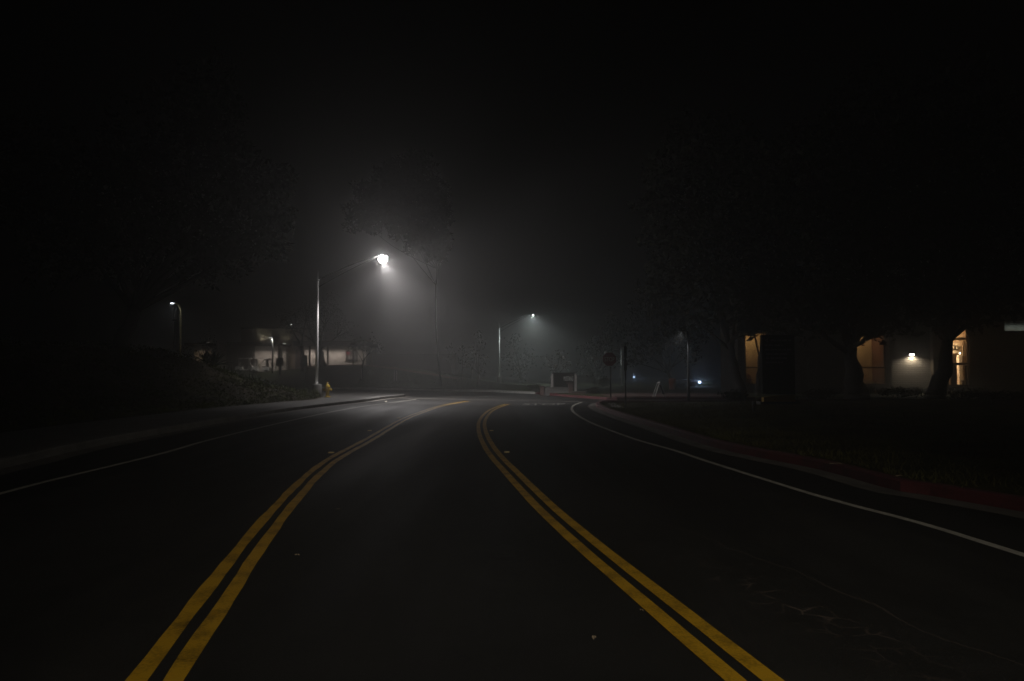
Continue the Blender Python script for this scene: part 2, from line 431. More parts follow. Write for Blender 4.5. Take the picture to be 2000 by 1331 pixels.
# concrete valley gutter between our road and the cross street
VG = smooth_curve([G(*p) for p in ((740, 776.6), (800, 778.3), (900, 780.6), (1000, 782.6), (1080, 784), (1142, 785.3))], .5)
tag(ribbon(VG, .55, .005).build('valley_gutter', M_GUT), kind='structure')

def kerb(P, side, name, m, h=.15, w=.16, z0=-.05):
    "side +1: pavement lies left of travel"
    A = P; B = offset(P, side * .025); C_ = offset(P, side * w)
    mm = MB(); L = [lift(A, z0), lift(A, h - .02), lift(B, h), lift(C_, h), lift(C_, z0)]
    for a, b in zip(L, L[1:]): mm.strip(a, b) if side > 0 else mm.strip(b, a)
    return tag(mm.build(name, m), kind='structure')
kerb(RK, -1, 'red_kerb', M_RED); kerb(LK, 1, 'grey_kerb', M_KERB)
tag(MB().strip(lift(offset(RK, .36), .006), lift(offset(RK, .004), .006)).build('right_gutter', M_GUT), kind='structure')
tag(MB().strip(lift(offset(LK, -.004), .006), lift(offset(LK, -.40), .006)).build('left_gutter', M_GUT), kind='structure')

# left pavement between kerb and bank (resample both edges by distance along)
def resample(P, n):
    L = [0.0]
    for a, b in zip(P, P[1:]): L.append(L[-1] + (b - a).length)
    out = []; j = 0
    for i in range(n):
        t = L[-1] * i / (n - 1)
        while j < len(L) - 2 and L[j + 1] < t: j += 1
        q = (t - L[j]) / max(1e-6, L[j + 1] - L[j]); out.append(P[j].lerp(P[j + 1], q))
    return out
tag(MB().strip(lift(resample(offset(LK, .16), 160), .149), lift(resample(LS, 160), .149)).build('left_pavement', M_CONC), kind='structure')

# left bank
rows = []; ds = [0, .4, 1, 1.7, 2.5, 3.4, 4.4, 5.4, 6.4, 7.5, 9, 10.5, 12, 13, 15, 17, 19.5, 22]
dirs = []
for i in range(NS):
    t = (LS[min(i + 3, NS - 1)] - LS[max(i - 3, 0)]).normalized(); dirs.append(Vector((-t.y, t.x)))
mm = MB(); vv = []
keep = [i for i in range(NS) if LS[i].y < 46.5 and LS[i].x > -15]
for i in keep:
    for d in ds:
        p = LS[i] + dirs[i] * d
        z = bank_profile(d, bank_w(i))
        if .8 < d < 19: z += .16 * bank_w(i) * (sin(p.x * 1.9 + 1.3 * sin(p.y * .8)) + sin(p.y * 1.6 + p.x * .7))
        vv.append((p.x, p.y, z))
k = len(ds); ff = []
for a in range(len(keep) - 1):
    for c in range(k - 1): ff.append((a * k + c, (a + 1) * k + c, (a + 1) * k + c + 1, a * k + c + 1))
mm.add(vv, ff); tag(mm.build('planted_bank', M_SOIL, smooth=True), kind='structure')
BANKV = np.array(vv).reshape(len(keep), k, 3)
# corner ground between the bank and the cross street
tag(MB().strip(lift([LS[i] + dirs[i] * 0 for i in range(keep[-1], NS)], .146), lift([LS[i] + dirs[i] * 6 for i in range(keep[-1], NS)], .10)).build('corner_soil', M_SOIL), kind='structure')

# right verge
mm = MB(); near = [p for p in offset(RK, -.16)]
outs = [0, 1, 2.5, 5, 9, 15, 25, 45]
vv = []; sel = [p for p in near if p.y < 33.2 and p.x > 3]
for p in sel:
    for d in outs: vv.append((p.x + d, p.y - .02 * d, .148 + .012 * d if d < 25 else .45))
k = len(outs); ff = []
for a in range(len(sel) - 1):
    for c in range(k - 1): ff.append(((a + 1) * k + c, a * k + c, a * k + c + 1, (a + 1) * k + c + 1))
mm.add(vv, ff); tag(mm.build('right_lawn', M_LAWN, smooth=True), kind='structure')
# concrete walk across the end of the verge, beside the driveway
e0 = G(1196, 796.6, .15); e1 = G(1311, 796.6, .15); e2 = G(1326, 789.2, .15); e3 = G(1184, 788.6, .15)
tag(MB().prism([(e0[0] - .1, e0[1]), (e1[0], e1[1]), (e2[0], e2[1] + .1), (e3[0] + .1, e3[1] + .1)], .02, .156).build('concrete_walk', mat('pale_concrete', (.34, .32, .30), .8, noise=.2, nscale=2, bump=.3)), kind='structure')
tag(MB().prism([(e1[0] + .03, e1[1]), (60, e1[1] - 3), (60, 39.5), (e2[0] + .03, e2[1] + .1)], .02, .15).build('soil_patch', M_SOIL), kind='structure')

# land beyond the cross street
xs = [-100, -80, -65, -52, -44, -38, -33, -28, -24, -21, -18.5, -16, -14, -12, -10, -8, -6, -4.5, -3, -1.67, 0, 1.7, 2.6, 3.6, 4.5, 5.4, 6.6, 8, 11, 14, 20, 30, 45, 80, 118]
dd = [.17, 1.8, 3, 4.5, 6, 8, 10, 12, 14, 16, 18, 22, 30, 45, 80, 160]
vv = []
for x in xs:
    for d in dd:
        z = hillz(x, yk(x) + d)
        if d > 4: z += .05 * sin(x * 1.3 + d) * min(1, crest(x))
        vv.append((x, yk(x) + d, z))
k = len(dd); ff = []
for a in range(len(xs) - 1):
    for c in range(k - 1): ff.append((a * k + c, (a + 1) * k + c, (a + 1) * k + c + 1, a * k + c + 1))
tag(MB().add(vv, ff).build('hillside', M_HILL, smooth=True), kind='structure')
FK = [Vector((x, yk(x))) for x in xs]
iL = [i for i, x in enumerate(xs) if x <= 1.7]; iR = [i for i, x in enumerate(xs) if x >= 1.7]
kerb([FK[i] for i in iL], 1, 'far_kerb', mat('pale_kerb', (.50, .50, .47), .8, noise=.2, nscale=2))
kerb(smooth_curve([FK[i] for i in iR if xs[i] <= 14], .6), 1, 'far_red_kerb', M_RED)
# far pavement (concrete) ending at the monument planter
fp = [i for i in iL if xs[i] > -6.5]
tag(MB().strip(lift([FK[i] + Vector((0, .17)) for i in fp], .158), lift([FK[i] + Vector((0, 1.9)) for i in fp], .162)).build('far_pavement', mat('pale_paving', (.30, .29, .27), .8, noise=.25, nscale=2)), kind='structure')
# brick apron round the stop sign
tag(MB().prism([(5.9, 41.35), (8, 41.75), (13.5, 41.7), (13.5, 49.4), (7.6, 49.4), (5.6, 45.5)], .1, .178).build('brick_apron', M_BRICKPAVE), kind='structure')
# dirt path along the crest
pc = smooth_curve([(-26, 89.5), (-19, 87), (-14, 83), (-9, 78.5), (-6, 75.5)], 1.2)
A = offset(pc, -.8); B = offset(pc, .8)
tag(MB().strip([(p.x, p.y, hillz(p.x, p.y) + .10) for p in A], [(p.x, p.y, hillz(p.x, p.y) + .10) for p in B]).build('dirt_path', M_PATH), kind='structure')

# ------------------------------------------------------------------ lettering
def text_mesh(body, name, m, parent, size, sx, depth, loc, rot=(pi / 2, 0, 0), align='CENTER', bold=0.0):
    c = bpy.data.curves.new(name, 'FONT'); c.body = body; c.size = size; c.extrude = depth; c.align_x = align; c.offset = bold
    t = bpy.data.objects.new(name, c); COL.objects.link(t)
    dg = bpy.context.evaluated_depsgraph_get()
    me = bpy.data.meshes.new_from_object(t.evaluated_get(dg)); bpy.data.objects.remove(t); bpy.data.curves.remove(c)
    me.name = name; me.materials.clear(); me.materials.append(m)
    o = bpy.data.objects.new(name, me); COL.objects.link(o); o.parent = parent
    o.location = loc; o.rotation_euler = rot; o.scale = (sx, 1, 1)
    return o
# STOP painted on the lane
sp = G(1061, 791.6)
st = text_mesh('STOP', 'stop_lettering', paint('worn_white_paint', (.22, .21, .19), .6), None, 2.9, .3, 0.0, (sp[0], sp[1], .005), (0, 0, R(-4)), bold=.02)
tag(st, kind='structure')

# ------------------------------------------------------------------ street lamps
def street_lamp(name, base, hpole, tip, arm_vec, hhead, label, lens, beams, globe, col, foot=True):
    t = thing(name, base, label, 'street lamp', 'tall street lamps with long outreach arms')
    if foot:
        MB().lathe([(.30, -.3), (.30, .70), (.28, .74), (.0, .745)], n=20).build('footing', M_KERB, t, True)
    z0 = .74 if foot else 0
    MB().tube([(0, 0, z0), (0, 0, z0 + .02), (0, 0, z0 + .021)], [.2, .2, .1], 12).build('base_plate', M_GALV, t)
    MB().tube([(0, 0, z0 + .02), (0, 0, hpole * .5), (0, 0, hpole)], [.098, .080, .062], 14).build('pole', M_GALV, t, True)
    MB().tube([(0, 0, hpole), (0, 0, hpole + .10), (0, 0, hpole + .11), (0, 0, tip)], [.062, .085, .05, .012], 10).build('finial', M_GALV, t, True)
    ax, ay = arm_vec; n = 9; pts = []
    for i in range(n):
        q = i / (n - 1)
        pts.append((ax * q, ay * q, hpole + .05 + (hhead - hpole - .05) * (1 - (1 - q) ** 1.25)))
    MB().tube(pts, [.045 - .018 * i / (n - 1) for i in range(n)], 8).build('arm', M_DULL, t, True)
    low = [(p[0], p[1], p[2] - .38 * (1 - i / (n - 1)) ** .8 - .06) for i, p in enumerate(pts)]
    MB().tube(low[:-1] + [pts[-1]], .022, 6).build('arm_brace', M_DULL, t, True)
    a = math.atan2(ay, ax); hx, hy = ax + .28 * cos(a), ay + .28 * sin(a)
    hm = MB(); prof = [(-.36, .08, .05), (-.18, .15, .09), (.1, .18, .10), (.30, .16, .075), (.38, .06, .03)]
    ring = []
    for x, w, h in prof:
        o = len(hm.v)
        for k in range(10):
            q = pi * k / 9; hm.v.append((x, w * cos(q), h * sin(q)))
    for i in range(len(prof) - 1):
        for k in range(9): hm.f.append((i * 10 + k, i * 10 + k + 1, (i + 1) * 10 + k + 1, (i + 1) * 10 + k))
        hm.f.append((i * 10, (i + 1) * 10, (i + 1) * 10 + 9, i * 10 + 9))
    hm.f.append(tuple(range(10))); hm.f.append(tuple(40 + k for k in reversed(range(10))))
    h = hm.build('lamp_head', M_HEAD, t, False, (hx, hy, hhead + .0)); h.rotation_euler = (0, 0, a)
    le = MB(); n = 8
    le.lathe([(max(.02, globe * sin(pi * (i + .6) / (n + .6))), -globe * (.62 + cos(pi * (i + .6) / (n + .6)))) for i in range(n)], (0, 0, 0), 18)
    l = le.build('lens', emitter(name + '_lens', col, lens), h, True); l.location = (.04, 0, 0)
    for I, cone, blend, tilt in beams:
        lamp('light', 'SPOT', (hx + .04 * cos(a), hy, hhead - globe * 1.62 - .03), I * 4 * pi, col, t, .04, cone, blend).rotation_euler = (0, R(-tilt), 0)
    return t

b1 = G(618, 775.5, .15)
top1 = AT(620, 530, b1[1]); junc1 = AT(620, 549, b1[1]); head1 = AT(747, 501, b1[1])
street_lamp('street_lamp', (b1[0], b1[1], .14), junc1.z - .14, top1.z - .14, (head1.x - b1[0] - .3, 0), head1.z - .14,
            'tall galvanised street lamp on a concrete footing beside the hydrant, its lamp glaring white', 95, [(140, 138, .4, 6), (330, 86, .5, 33), (120, 146, .5, 58)], .26, (1, .95, .94))
b2 = (AT(975, 757, 84).x, 84.0)
junc2 = AT(975, 643, 84); top2 = AT(975, 632, 84); head2 = AT(1041, 615, 84)
street_lamp('street_lamp', (b2[0], b2[1], hillz(*b2)), junc2.z - hillz(*b2), top2.z - hillz(*b2), (head2.x - b2[0] - .3, 0), head2.z - hillz(*b2),
            'distant street lamp on the lawn left of the dark monument sign, smaller cool white light', 10, [(160, 156, .35, 0), (14, 180, .12, 0)], .10, (.88, 1, .98))
# hooded lamp added, unseen behind the camera, to light the near road
t = thing('added_post_lamp', (3.4, -9.9, 0), 'added hooded post lamp, unseen behind the viewpoint, shining low along the near road', 'lamp')
MB().tube([(0, 0, 0), (0, 0, 5.2)], [.08, .06], 12).build('pole', M_DARKPOLE, t, True)
MB().tube([(0, 0, 5.15), (0, .45, 5.15)], .03, 8).build('arm', M_DARKPOLE, t)
hd = MB()
hd.span(-.36, .36, .45, 1.70, 5.06, 5.09); hd.span(-.36, .36, 1.70, 1.72, 4.915, 5.09)
hd.span(-.38, -.36, .45, 1.72, 4.90, 5.09); hd.span(.36, .38, .45, 1.72, 4.90, 5.09); hd.span(-.36, .36, .45, .47, 4.80, 5.06)
hd.build('hood', M_HEAD, t)  # lip and sides shaped to keep the added light out of the upper fog
lamp('added_road_light', 'SPOT', (0, .9, 5.0), 345 * 4 * pi, (1, .92, .78), t, .03, 45, 1.0, (-3.7, 20.0, 0))

# ------------------------------------------------------------------ small bent lamps
def bent_lamp(name, base, h, reach, label, lens, I, col, m, r=.07, left=True):
    t = thing(name, base, label, 'lamp')
    s = -1 if left else 1
    pts = [(0, 0, 0), (0, 0, h * .5), (0, 0, h - reach * 1.05)]
    for i in range(1, 8):
        q = pi / 2 * i / 7 * .94; pts.append((s * reach * .82 * (1 - cos(q)), 0, h - reach * 1.05 + reach * sin(q)))
    MB().tube(pts, [r] * 3 + [r * .8] * 7, 10).build('pole', m, t, True)
    MB().lathe([(r * 2.2, -.2), (r * 2.2, .05), (r * 1.3, .09)], n=12).build('base', m, t, True)
    e = pts[-1]
    hd = MB().box((s * .16, 0, .02), (.40, .22, .06)).build('lamp_head', M_HEAD, t, False, e)
    if lens:
        MB().box((s * .20, 0, -.02), (.20, .12, .03)).build('lens', emitter(name + '_lens', col, lens * .5), hd)
    if I: lamp('light', 'SPOT', (e[0] + s * .18, 0, e[2] - .07), I * 4 * pi, col, t, .03, 160, .4)
    return t
def on_bank(px, Y):
    p = AT(px, 700, Y); return Vector((p.x, Y, bankz(p.x, Y) - .05))
p = Vector((AT(352, 690, 52).x, 52, .1)); tp = AT(352, 591.5, 52)
bent_lamp('bent_lamp', p, tp.z - p.z, .62, 'bent arm lamp with a tan pole behind the planted bank, farthest left light', 30, 3.2, (.86, .93, 1), mat('tan_pole', (.62, .52, .26), .6, noise=.15))
# dark pole with two banner rods
p = Vector((AT(340, 700, 50).x, 50, .1)); tz = AT(340, 603, 50).z
t = thing('banner_pole', p, 'dark slim pole with two short upright rods near its top, left of the bent lamp', 'pole')
MB().tube([(0, 0, 0), (0, 0, tz - p.z - .9)], .05, 8).build('pole', M_DARKPOLE, t, True)
for s in (-1, 1):
    MB().tube([(s * .085, 0, tz - p.z - .75), (s * .085, 0, tz - p.z)], .024, 8).build('rod', M_ALUM, t, True)
MB().box((0, 0, tz - p.z - .82), (.3, .1, .1)).build('bracket', M_DARKPOLE, t)
# lamp at the golf carts
p = Vector((AT(532, 724, 89).x, 89, hillz(AT(532, 724, 89).x, 89) - .1)); tp = AT(532, 660, 89)
t = thing('path_lamp', p, 'dark lamp post with a flat lit head in front of the lit white wall', 'lamp')
MB().tube([(0, 0, 0), (0, 0, tp.z - p.z)], .10, 10).build('pole', M_DARKPOLE, t, True)
hd = MB().box((-.20, 0, .06), (.62, .4, .09)).build('lamp_head', M_DARKPOLE, t, False, (0, 0, tp.z - p.z))
MB().box((-.28, 0, -.0), (.40, .3, .03)).build('lens', emitter('path_lens', (1, .97, .9), 2.2), hd)
lamp('light', 'SPOT', (-.28, 0, tp.z - p.z - .08), 20 * 4 * pi, (1, .95, .88), t, .03, 150, .5)
# tiny far lamp on the hill
p = AT(569, 634, 125); zz = hillz(p.x, 125)
t = thing('far_lamp', (p.x, 125, zz), 'tiny far lamp above the roofline of the left building', 'lamp')
MB().tube([(0, 0, 0), (0, 0, p.z - zz)], .07, 8).build('pole', M_DARKPOLE, t)
hd = MB().lathe([(.16, 0), (.3, .05), (.28, .12), (.05, .16)], n=12).build('lamp_head', M_DARKPOLE, t, False, (0, 0, p.z - zz))
MB().lathe([(.02, -.06), (.12, -.03), (.14, 0)], n=10).build('lens', emitter('far_lens', (1, .95, .9), 8), hd)

# right bent lamp beside the driveway
p = Vector((AT(1345, 786, 36).x, 36.0, .15)); tp = AT(1342, 648, 36)
t = thing('walk_lamp', p, 'dark lamp post with a short hooked reflector arm beside the concrete walk', 'lamp')
h = tp.z - p.z
MB().tube([(0, 0, 0), (0, 0, .5), (0, 0, h)], [.085, .06, .045], 12).build('pole', M_DARKPOLE, t, True)
MB().tube([(-.05, 0, h - .34), (-.07, 0, h - .18), (-.12, 0, h - .05), (-.20, 0, h + .01)], [.030, .034, .03, .02], 8).build('reflector_arm', M_ALUM, t, True)
hd = MB().box((-.30, 0, h + .045), (.36, .2, .04)).build('lamp_head', M_DARKPOLE, t)
lamp('light', 'SPOT', (-.32, 0, h - .02), 5 * 4 * pi, (.92, .96, 1), t, .03, 104, .6, None).rotation_euler = (R(-22), R(20), 0)

# two far blueish lights
def low_light(px, py, Y, label, I, lens, name):
    q = AT(px, py, Y); z0 = .17
    t = thing(name, (q.x, Y, z0), label, 'lamp')
    MB().tube([(0, .12, 0), (0, .12, q.z - z0)], .04, 8).build('pole', M_BLACK, t, True)
    hd = MB().lathe([(.05, -.02), (.16, .02), (.15, .16), (.04, .22)], n=12).build('lamp_head', M_DARKPOLE, t, True, (0, .12, q.z - z0))
    MB().lathe([(.02, -.11), (.09, -.07), (.115, 0), (.09, .07), (.02, .11)], n=12).build('lens', emitter(name + '_lens', (.50, .68, 1), lens * .6), t, True, (0, 0, q.z - z0))
    lamp('light', 'POINT', (0, -.22, q.z - z0), I * 4 * pi, (.42, .64, 1), t, .03)
    return t
low_light(1238, 737, 112, 'far small bluish white light under the arching tree', 2.2, 9, 'low_lamp')
low_light(1366.5, 747, 76, 'brighter bluish light at the end of the pale flat roof, lighting the bush', 3.6, 22, 'low_lamp')
# small shelter with a pale flat roof
q0, q1 = AT(1321, 744, 77), AT(1364, 744, 77)
t = thing('flat_shelter', ((q0.x + q1.x) / 2, 77, .17), 'low shelter with a pale flat roof edge left of the bluish light', 'shelter')
wd = q1.x - q0.x; zt = q0.z - .17
MB().box((0, 0, zt), (wd, 2.2, .16)).build('roof', M_CONC, t)
for xx in (-wd / 2 + .5, wd / 2 - .15): MB().tube([(xx, .6, 0), (xx, .6, zt - .08)], .07, 8).build('post', M_DARKPOLE, t)
MB().box((-.1, .9, zt * .4), (wd * .8, .08, zt * .7)).build('back_panel', M_DARKWALL, t)

# ------------------------------------------------------------------ hydrant
hp = G(639.5, 776.4, .15)
t = thing('fire_hydrant', (hp[0], hp[1], .15), 'yellow fire hydrant on the pavement corner by the lamp footing', 'hydrant')
MB().lathe([(.17, 0), (.17, .05), (.115, .06), (.105, .12), (.105, .50), (.13, .52), (.13, .56)], n=18).build('body', M_HYD, t, True)
MB().lathe([(.15, .56), (.15, .60), (.125, .66), (.085, .74), (.035, .78), (.035, .86)], n=18).build('bonnet', M_HYD, t, True)
for a in (0, pi, -pi / 2):
    r = .075 if a == -pi / 2 else .055
    c = MB().tube([(.09, 0, .43), (.19, 0, .43), (.191, 0, .43), (.24, 0, .43)], [r, r, r * 1.25, r * 1.25], 12).build('nozzle', M_HYD, t, False); c.rotation_euler = (0, 0, a)
MB().box((0, 0, .875), (.30, .05, .03)).build('operating_bar', M_HYD, t)

# ------------------------------------------------------------------ signs
def octagon(r): return [(r * cos(pi / 8 + k * pi / 4), r * sin(pi / 8 + k * pi / 4)) for k in range(8)]
sp = G(1193, 778.5, .18); ctr = AT(1189, 702, sp[1])
t = thing('stop_sign', (sp[0], sp[1], .17), 'red octagonal stop sign on a dark post at the driveway corner', 'stop sign', rz=R(4))
zc = ctr.z - .17
MB().box((0, .03, (zc + .35) / 2), (.075, .05, zc + .35)).build('post', M_DARKPOLE, t)
o8 = octagon(.415)
fm = MB().prism(o8, -.004, .004).build('border', M_SIGNW, t); fm.rotation_euler = (pi / 2, 0, 0); fm.location = (-.06, 0, zc)
fm2 = MB().prism(octagon(.385), .004, .008).build('face', M_STOPR, t); fm2.rotation_euler = (pi / 2, 0, 0); fm2.location = (-.06, 0, zc)
text_mesh('STOP', 'lettering', M_SIGNW, t, .32, .72, .001, (-.06, -.0105, zc - .11))
bl = AT(1168, 699.5, sp[1])
MB().box((bl.x - sp[0], .04, bl.z - .17), (.62, .03, .13)).build('name_blade', M_SIGNW, t)
MB().box((-.3, .052, bl.z - .17), (.6, .03, .03)).build('blade_arm', M_DARKPOLE, t)

# parking sign seen nearly edge-on
sp = G(1222, 799, .15); tp = AT(1221, 684, sp[1])
t = thing('parking_sign', (sp[0], sp[1], .14), 'slim dark post with two signs turned edge on, in the verge before the walk', 'sign')
MB().box((0, 0, (tp.z - .14) / 2 + .12), (.055, .055, tp.z + .1)).build('post', M_DARKPOLE, t)
for zc, hh, ww in ((tp.z - .22, .46, .34), (tp.z - .72, .4, .34)):
    c = MB().box((-.10, -.035, zc), (ww, .012, hh)).build('sign_plate', M_SIGNPOST, t); c.rotation_euler = (0, 0, R(64))
MB().box((-.10, -.04, tp.z + .03), (.13, .05, .11)).build('reflector', M_ALUM, t)

# rear of a sign on the hill left of the tall lamp
q = AT(596, 757, 58); tp = AT(596, 695, 58)
t = thing('street_sign', (q.x, 58, .02), 'narrow grey green sign on a thin post left of the tall street lamp', 'sign')
MB().tube([(0, 0, 0), (0, 0, tp.z)], .035, 8).build('post', M_SIGNPOST, t)
MB().box((0, -.05, tp.z - .42), (.34, .02, .84)).build('sign_plate', M_SIGNG, t)

# pole far behind the stop sign
q = AT(1214.5, 752, 80); tp = AT(1214.5, 682, 80)
t = thing('far_pole', (q.x, 80, .15), 'pale lit pole standing right of the stop sign, far back', 'pole')
MB().tube([(0, 0, 0), (0, 0, tp.z - .15)], [.11, .09], 10).build('pole', M_GALV, t, True)
MB().box((-.16, 0, 2.1), (.22, .2, .3)).build('control_box', M_ALUM, t)

# marker posts on the grass
for px, py0, py1 in ((705.5, 741, 726), (770, 744, 726), (774.5, 744, 726)):
    q = AT(px, py0, 72); z0 = hillz(q.x, 72)
    t = tag(MB().tube([(0, 0, 0), (0, 0, 1.0), (0, 0, 1.03)], [.05, .05, .03], 8).build('marker_post', M_WPOST, None, False, (q.x, 72, max(z0, q.z))), {705.5: 'thin pale marker post alone on the dark grass', 770: 'left one of the close pair of thin pale marker posts', 774.5: 'right one of the close pair of thin pale marker posts'}[px], 'post', 'marker posts on the hillside')

# ------------------------------------------------------------------ monument sign and planter
Ym = 52.0
a0, a1 = AT(1076, 731, Ym), AT(1126, 733, Ym)
bt = AT(1100, 757, Ym).z
t = thing('monument_sign', ((a0.x + a1.x) / 2, Ym, bt - .75), 'dark campus monument sign with pale letters between two white posts', 'sign')
ox, oz = (a0.x + a1.x) / 2, bt - .75
def L(p): return Vector((p.x - ox, p.y - Ym, p.z - oz))
MB().box((0, 0, .75 + .53), (a1.x - a0.x - .2, .16, 1.06)).build('board', M_BOARD, t)
for px, y0, y1 in ((1078, 731, 750), (1124, 732, 757)):
    p0, p1 = L(AT(px, y0, Ym)), L(AT(px, y1, Ym))
    MB().span(p0.x - .085, p0.x + .085, -.12, .12, .2, p0.z).build('post', M_WPOST, t)
lc = L(AT(1110, 744, Ym)); wl = AT(1119.5, 744, Ym).x - AT(1101, 744, Ym).x; hl = AT(1110, 735.3, Ym).z - AT(1110, 744, Ym).z
tx = text_mesh('MUSTANG', 'lettering', M_LETTER, t, 1, 1, .012, (lc.x, -.095, lc.z), bold=0)
dx = max(v.co.x for v in tx.data.vertices) - min(v.co.x for v in tx.data.vertices); dy = max(v.co.y for v in tx.data.vertices) - min(v.co.y for v in tx.data.vertices)
tx.scale = (wl / dx, hl / dy, 1)
for px in (1107, 1111.5):
    q = L(AT(px, 748.5, Ym)); MB().box((q.x, -.085, q.z), (.10, .01, .13)).build('small_emblem', M_COPING, t)
MB().box((0, .0, .45), (a1.x - a0.x - .5, .12, .6)).build('plinth', M_COPING, t)

Yp = 49.6
def wall_thing(px0, px1, py0, py1, Y, name, m, label, cat, depth=.35):
    p0, p1 = AT(px0, py0, Y), AT(px1, py1, Y)
    o = thing(name, ((p0.x + p1.x) / 2, Y, p1.z), label, cat)
    MB().box((0, 0, (p0.z - p1.z) / 2), (p1.x - p0.x, depth, p0.z - p1.z)).build('wall', m, o)
    MB().box((0, 0, p0.z - p1.z + .03), (p1.x - p0.x + .06, depth + .06, .055)).build('coping', M_CONC, o)
    return o
wall_thing(1062, 1112, 758, 774, Yp, 'planter_wall', M_PLANT, 'pale block planter wall below the left half of the monument sign', 'wall')
wall_thing(1116, 1143, 766, 776, Yp - 1.5, 'planter_wall', M_COPING, 'lower brown planter wall right of the dark pier', 'wall')
for px0, px1, py0, py1, Y, lb in ((1110.5, 1117.5, 751, 775.5, Yp - .2, 'dark brown pier between the two planter walls'), (1055, 1062, 756, 773, Yp, 'brown pier at the left end of the planter wall')):
    p0, p1 = AT(px0, py0, Y), AT(px1, py1, Y)
    o = thing('brick_pier', ((p0.x + p1.x) / 2, Y, p1.z), lb, 'pier', 'piers of the monument planter')
    MB().box((0, 0, (p0.z - p1.z) / 2), (p1.x - p0.x, .5, p0.z - p1.z)).build('shaft', M_COPING, o)
    MB().box((0, 0, p0.z - p1.z + .035), (p1.x - p0.x + .08, .58, .065)).build('cap', M_FASCIA, o)

# directory sign on the right verge
Yd = 30.0
p0, p1 = AT(1486, 655, Yd), AT(1552, 803, Yd)
gz = .25
t = thing('directory_sign', ((p0.x + p1.x) / 2, Yd, gz), 'big dark directory sign with faint text rows over a gold base panel', 'sign')
ox = (p0.x + p1.x) / 2; W = p1.x - p0.x; H = p0.z - gz
hb = AT(1520, 770, Yd).z - gz
mm = MB(); n = 10; pl = [(-W / 2, hb - .10)]
MB().box((0, 0, hb + (H - hb) / 2), (W, .22, H - hb)).build('panel', M_BOARD, t)
front = []
for i in range(n + 1):
    q = i / n; front.append((-W / 2 + .02 + (W - .04) * q, hb - .13 + .12 * sin(q * pi / 2)))
vs = [(x, -.145, .07) for x, z in front] + [(x, -.145, z) for x, z in front] + [(x, .10, .07) for x, z in front] + [(x, .10, z) for x, z in front]
N = n + 1; fs = []
for i in range(n):
    fs += [(i, i + 1, N + i + 1, N + i), (2 * N + i + 1, 2 * N + i, 3 * N + i, 3 * N + i + 1), (N + i, N + i + 1, 3 * N + i + 1, 3 * N + i)]
fs += [(0, N, 3 * N, 2 * N), (n, 2 * N + n, 3 * N + n, N + n)]
MB().add(vs, fs).build('base_panel', M_GOLD, t)
MB().box((0, 0, .02), (W + .3, .5, .12)).build('plinth', M_CONC, t)
rows_ = [(665.5, 1504, 1543), (675, 1490, 1527), (683.5, 1492, 1543), (692, 1494, 1535), (700, 1494, 1535), (708.5, 1494, 1527)]
M_FAINT = mat('faded_sign_text', (.10, .10, .095), .6)
for py, xa, xb in rows_:
    a, b = AT(xa, py, Yd), AT(xb, py, Yd)
    x = a.x - ox; r = random.Random(int(py))
    while x < b.x - ox - .05:
        w = min(r.uniform(.12, .30), b.x - ox - x); MB().box((x + w / 2, -.115, a.z - gz), (w, .012, .065)).build('worn_word', M_FAINT, t); x += w + .045
q = AT(1496, 665, Yd)
mm = MB(); mm.add([(q.x - ox - .09, -.116, q.z - gz), (q.x - ox + .03, -.116, q.z - gz + .08), (q.x - ox + .03, -.116, q.z - gz - .08), (q.x - ox - .09, -.122, q.z - gz), (q.x - ox + .03, -.122, q.z - gz + .08), (q.x - ox + .03, -.122, q.z - gz - .08)], [(0, 2, 1), (3, 4, 5), (0, 1, 4, 3), (1, 2, 5, 4), (2, 0, 3, 5)])
mm.build('arrow', M_FAINT, t)
# marker stub in front of it
q = G(1473, 806, .2)
t = thing('utility_stub', (q[0], q[1], .2), 'short pale utility post left of the directory sign', 'post')
MB().lathe([(.07, 0), (.07, .34), (.05, .38)], n=10).build('body', M_SIGNPOST, t, True)

# A-frame
q = G(1287.5, 776.3, .178); tp = AT(1287.5, 747.5, q[1]); H = tp.z - .178
t = thing('a_frame_sign', (q[0], q[1], .178), 'folding A frame sign seen from its side, two pale legs meeting at the top', 'sign')
for s in (-1, 1):
    for dy in (-.3, .3):
        MB().tube([(s * .31, dy, 0), (s * .02, dy, H)], .022, 8).build('leg', mat('frame_grey', (.34, .33, .32), .6, noise=.15), t)
    c = MB().box((0, 0, 0), (.012, .58, H * .72), M=Matrix.Rotation(-s * math.atan(.29 / H), 3, 'Y')).build('panel', M_BOARD, t, False, (s * .155, 0, H * .55))
MB().tube([(0, -.32, H), (0, .32, H)], .025, 8).build('hinge_bar', mat('frame_grey', (.34, .33, .32), .6, noise=.15), t)
# orange box
p0, p1 = AT(1306, 751, 60), AT(1320, 768, 60)
t = thing('orange_box', ((p0.x + p1.x) / 2, 60, .17), 'brownish orange bin at the foot of the dark trunk', 'bin')
MB().lathe([(.26, 0), (.30, .72), (.31, .74), (.31, .80)], n=14).build('body', M_ORANGE, t, True)
MB().lathe([(.33, .80), (.33, .85), (.2, .93), (.05, .95)], n=14).build('lid', M_ORANGE, t, True)

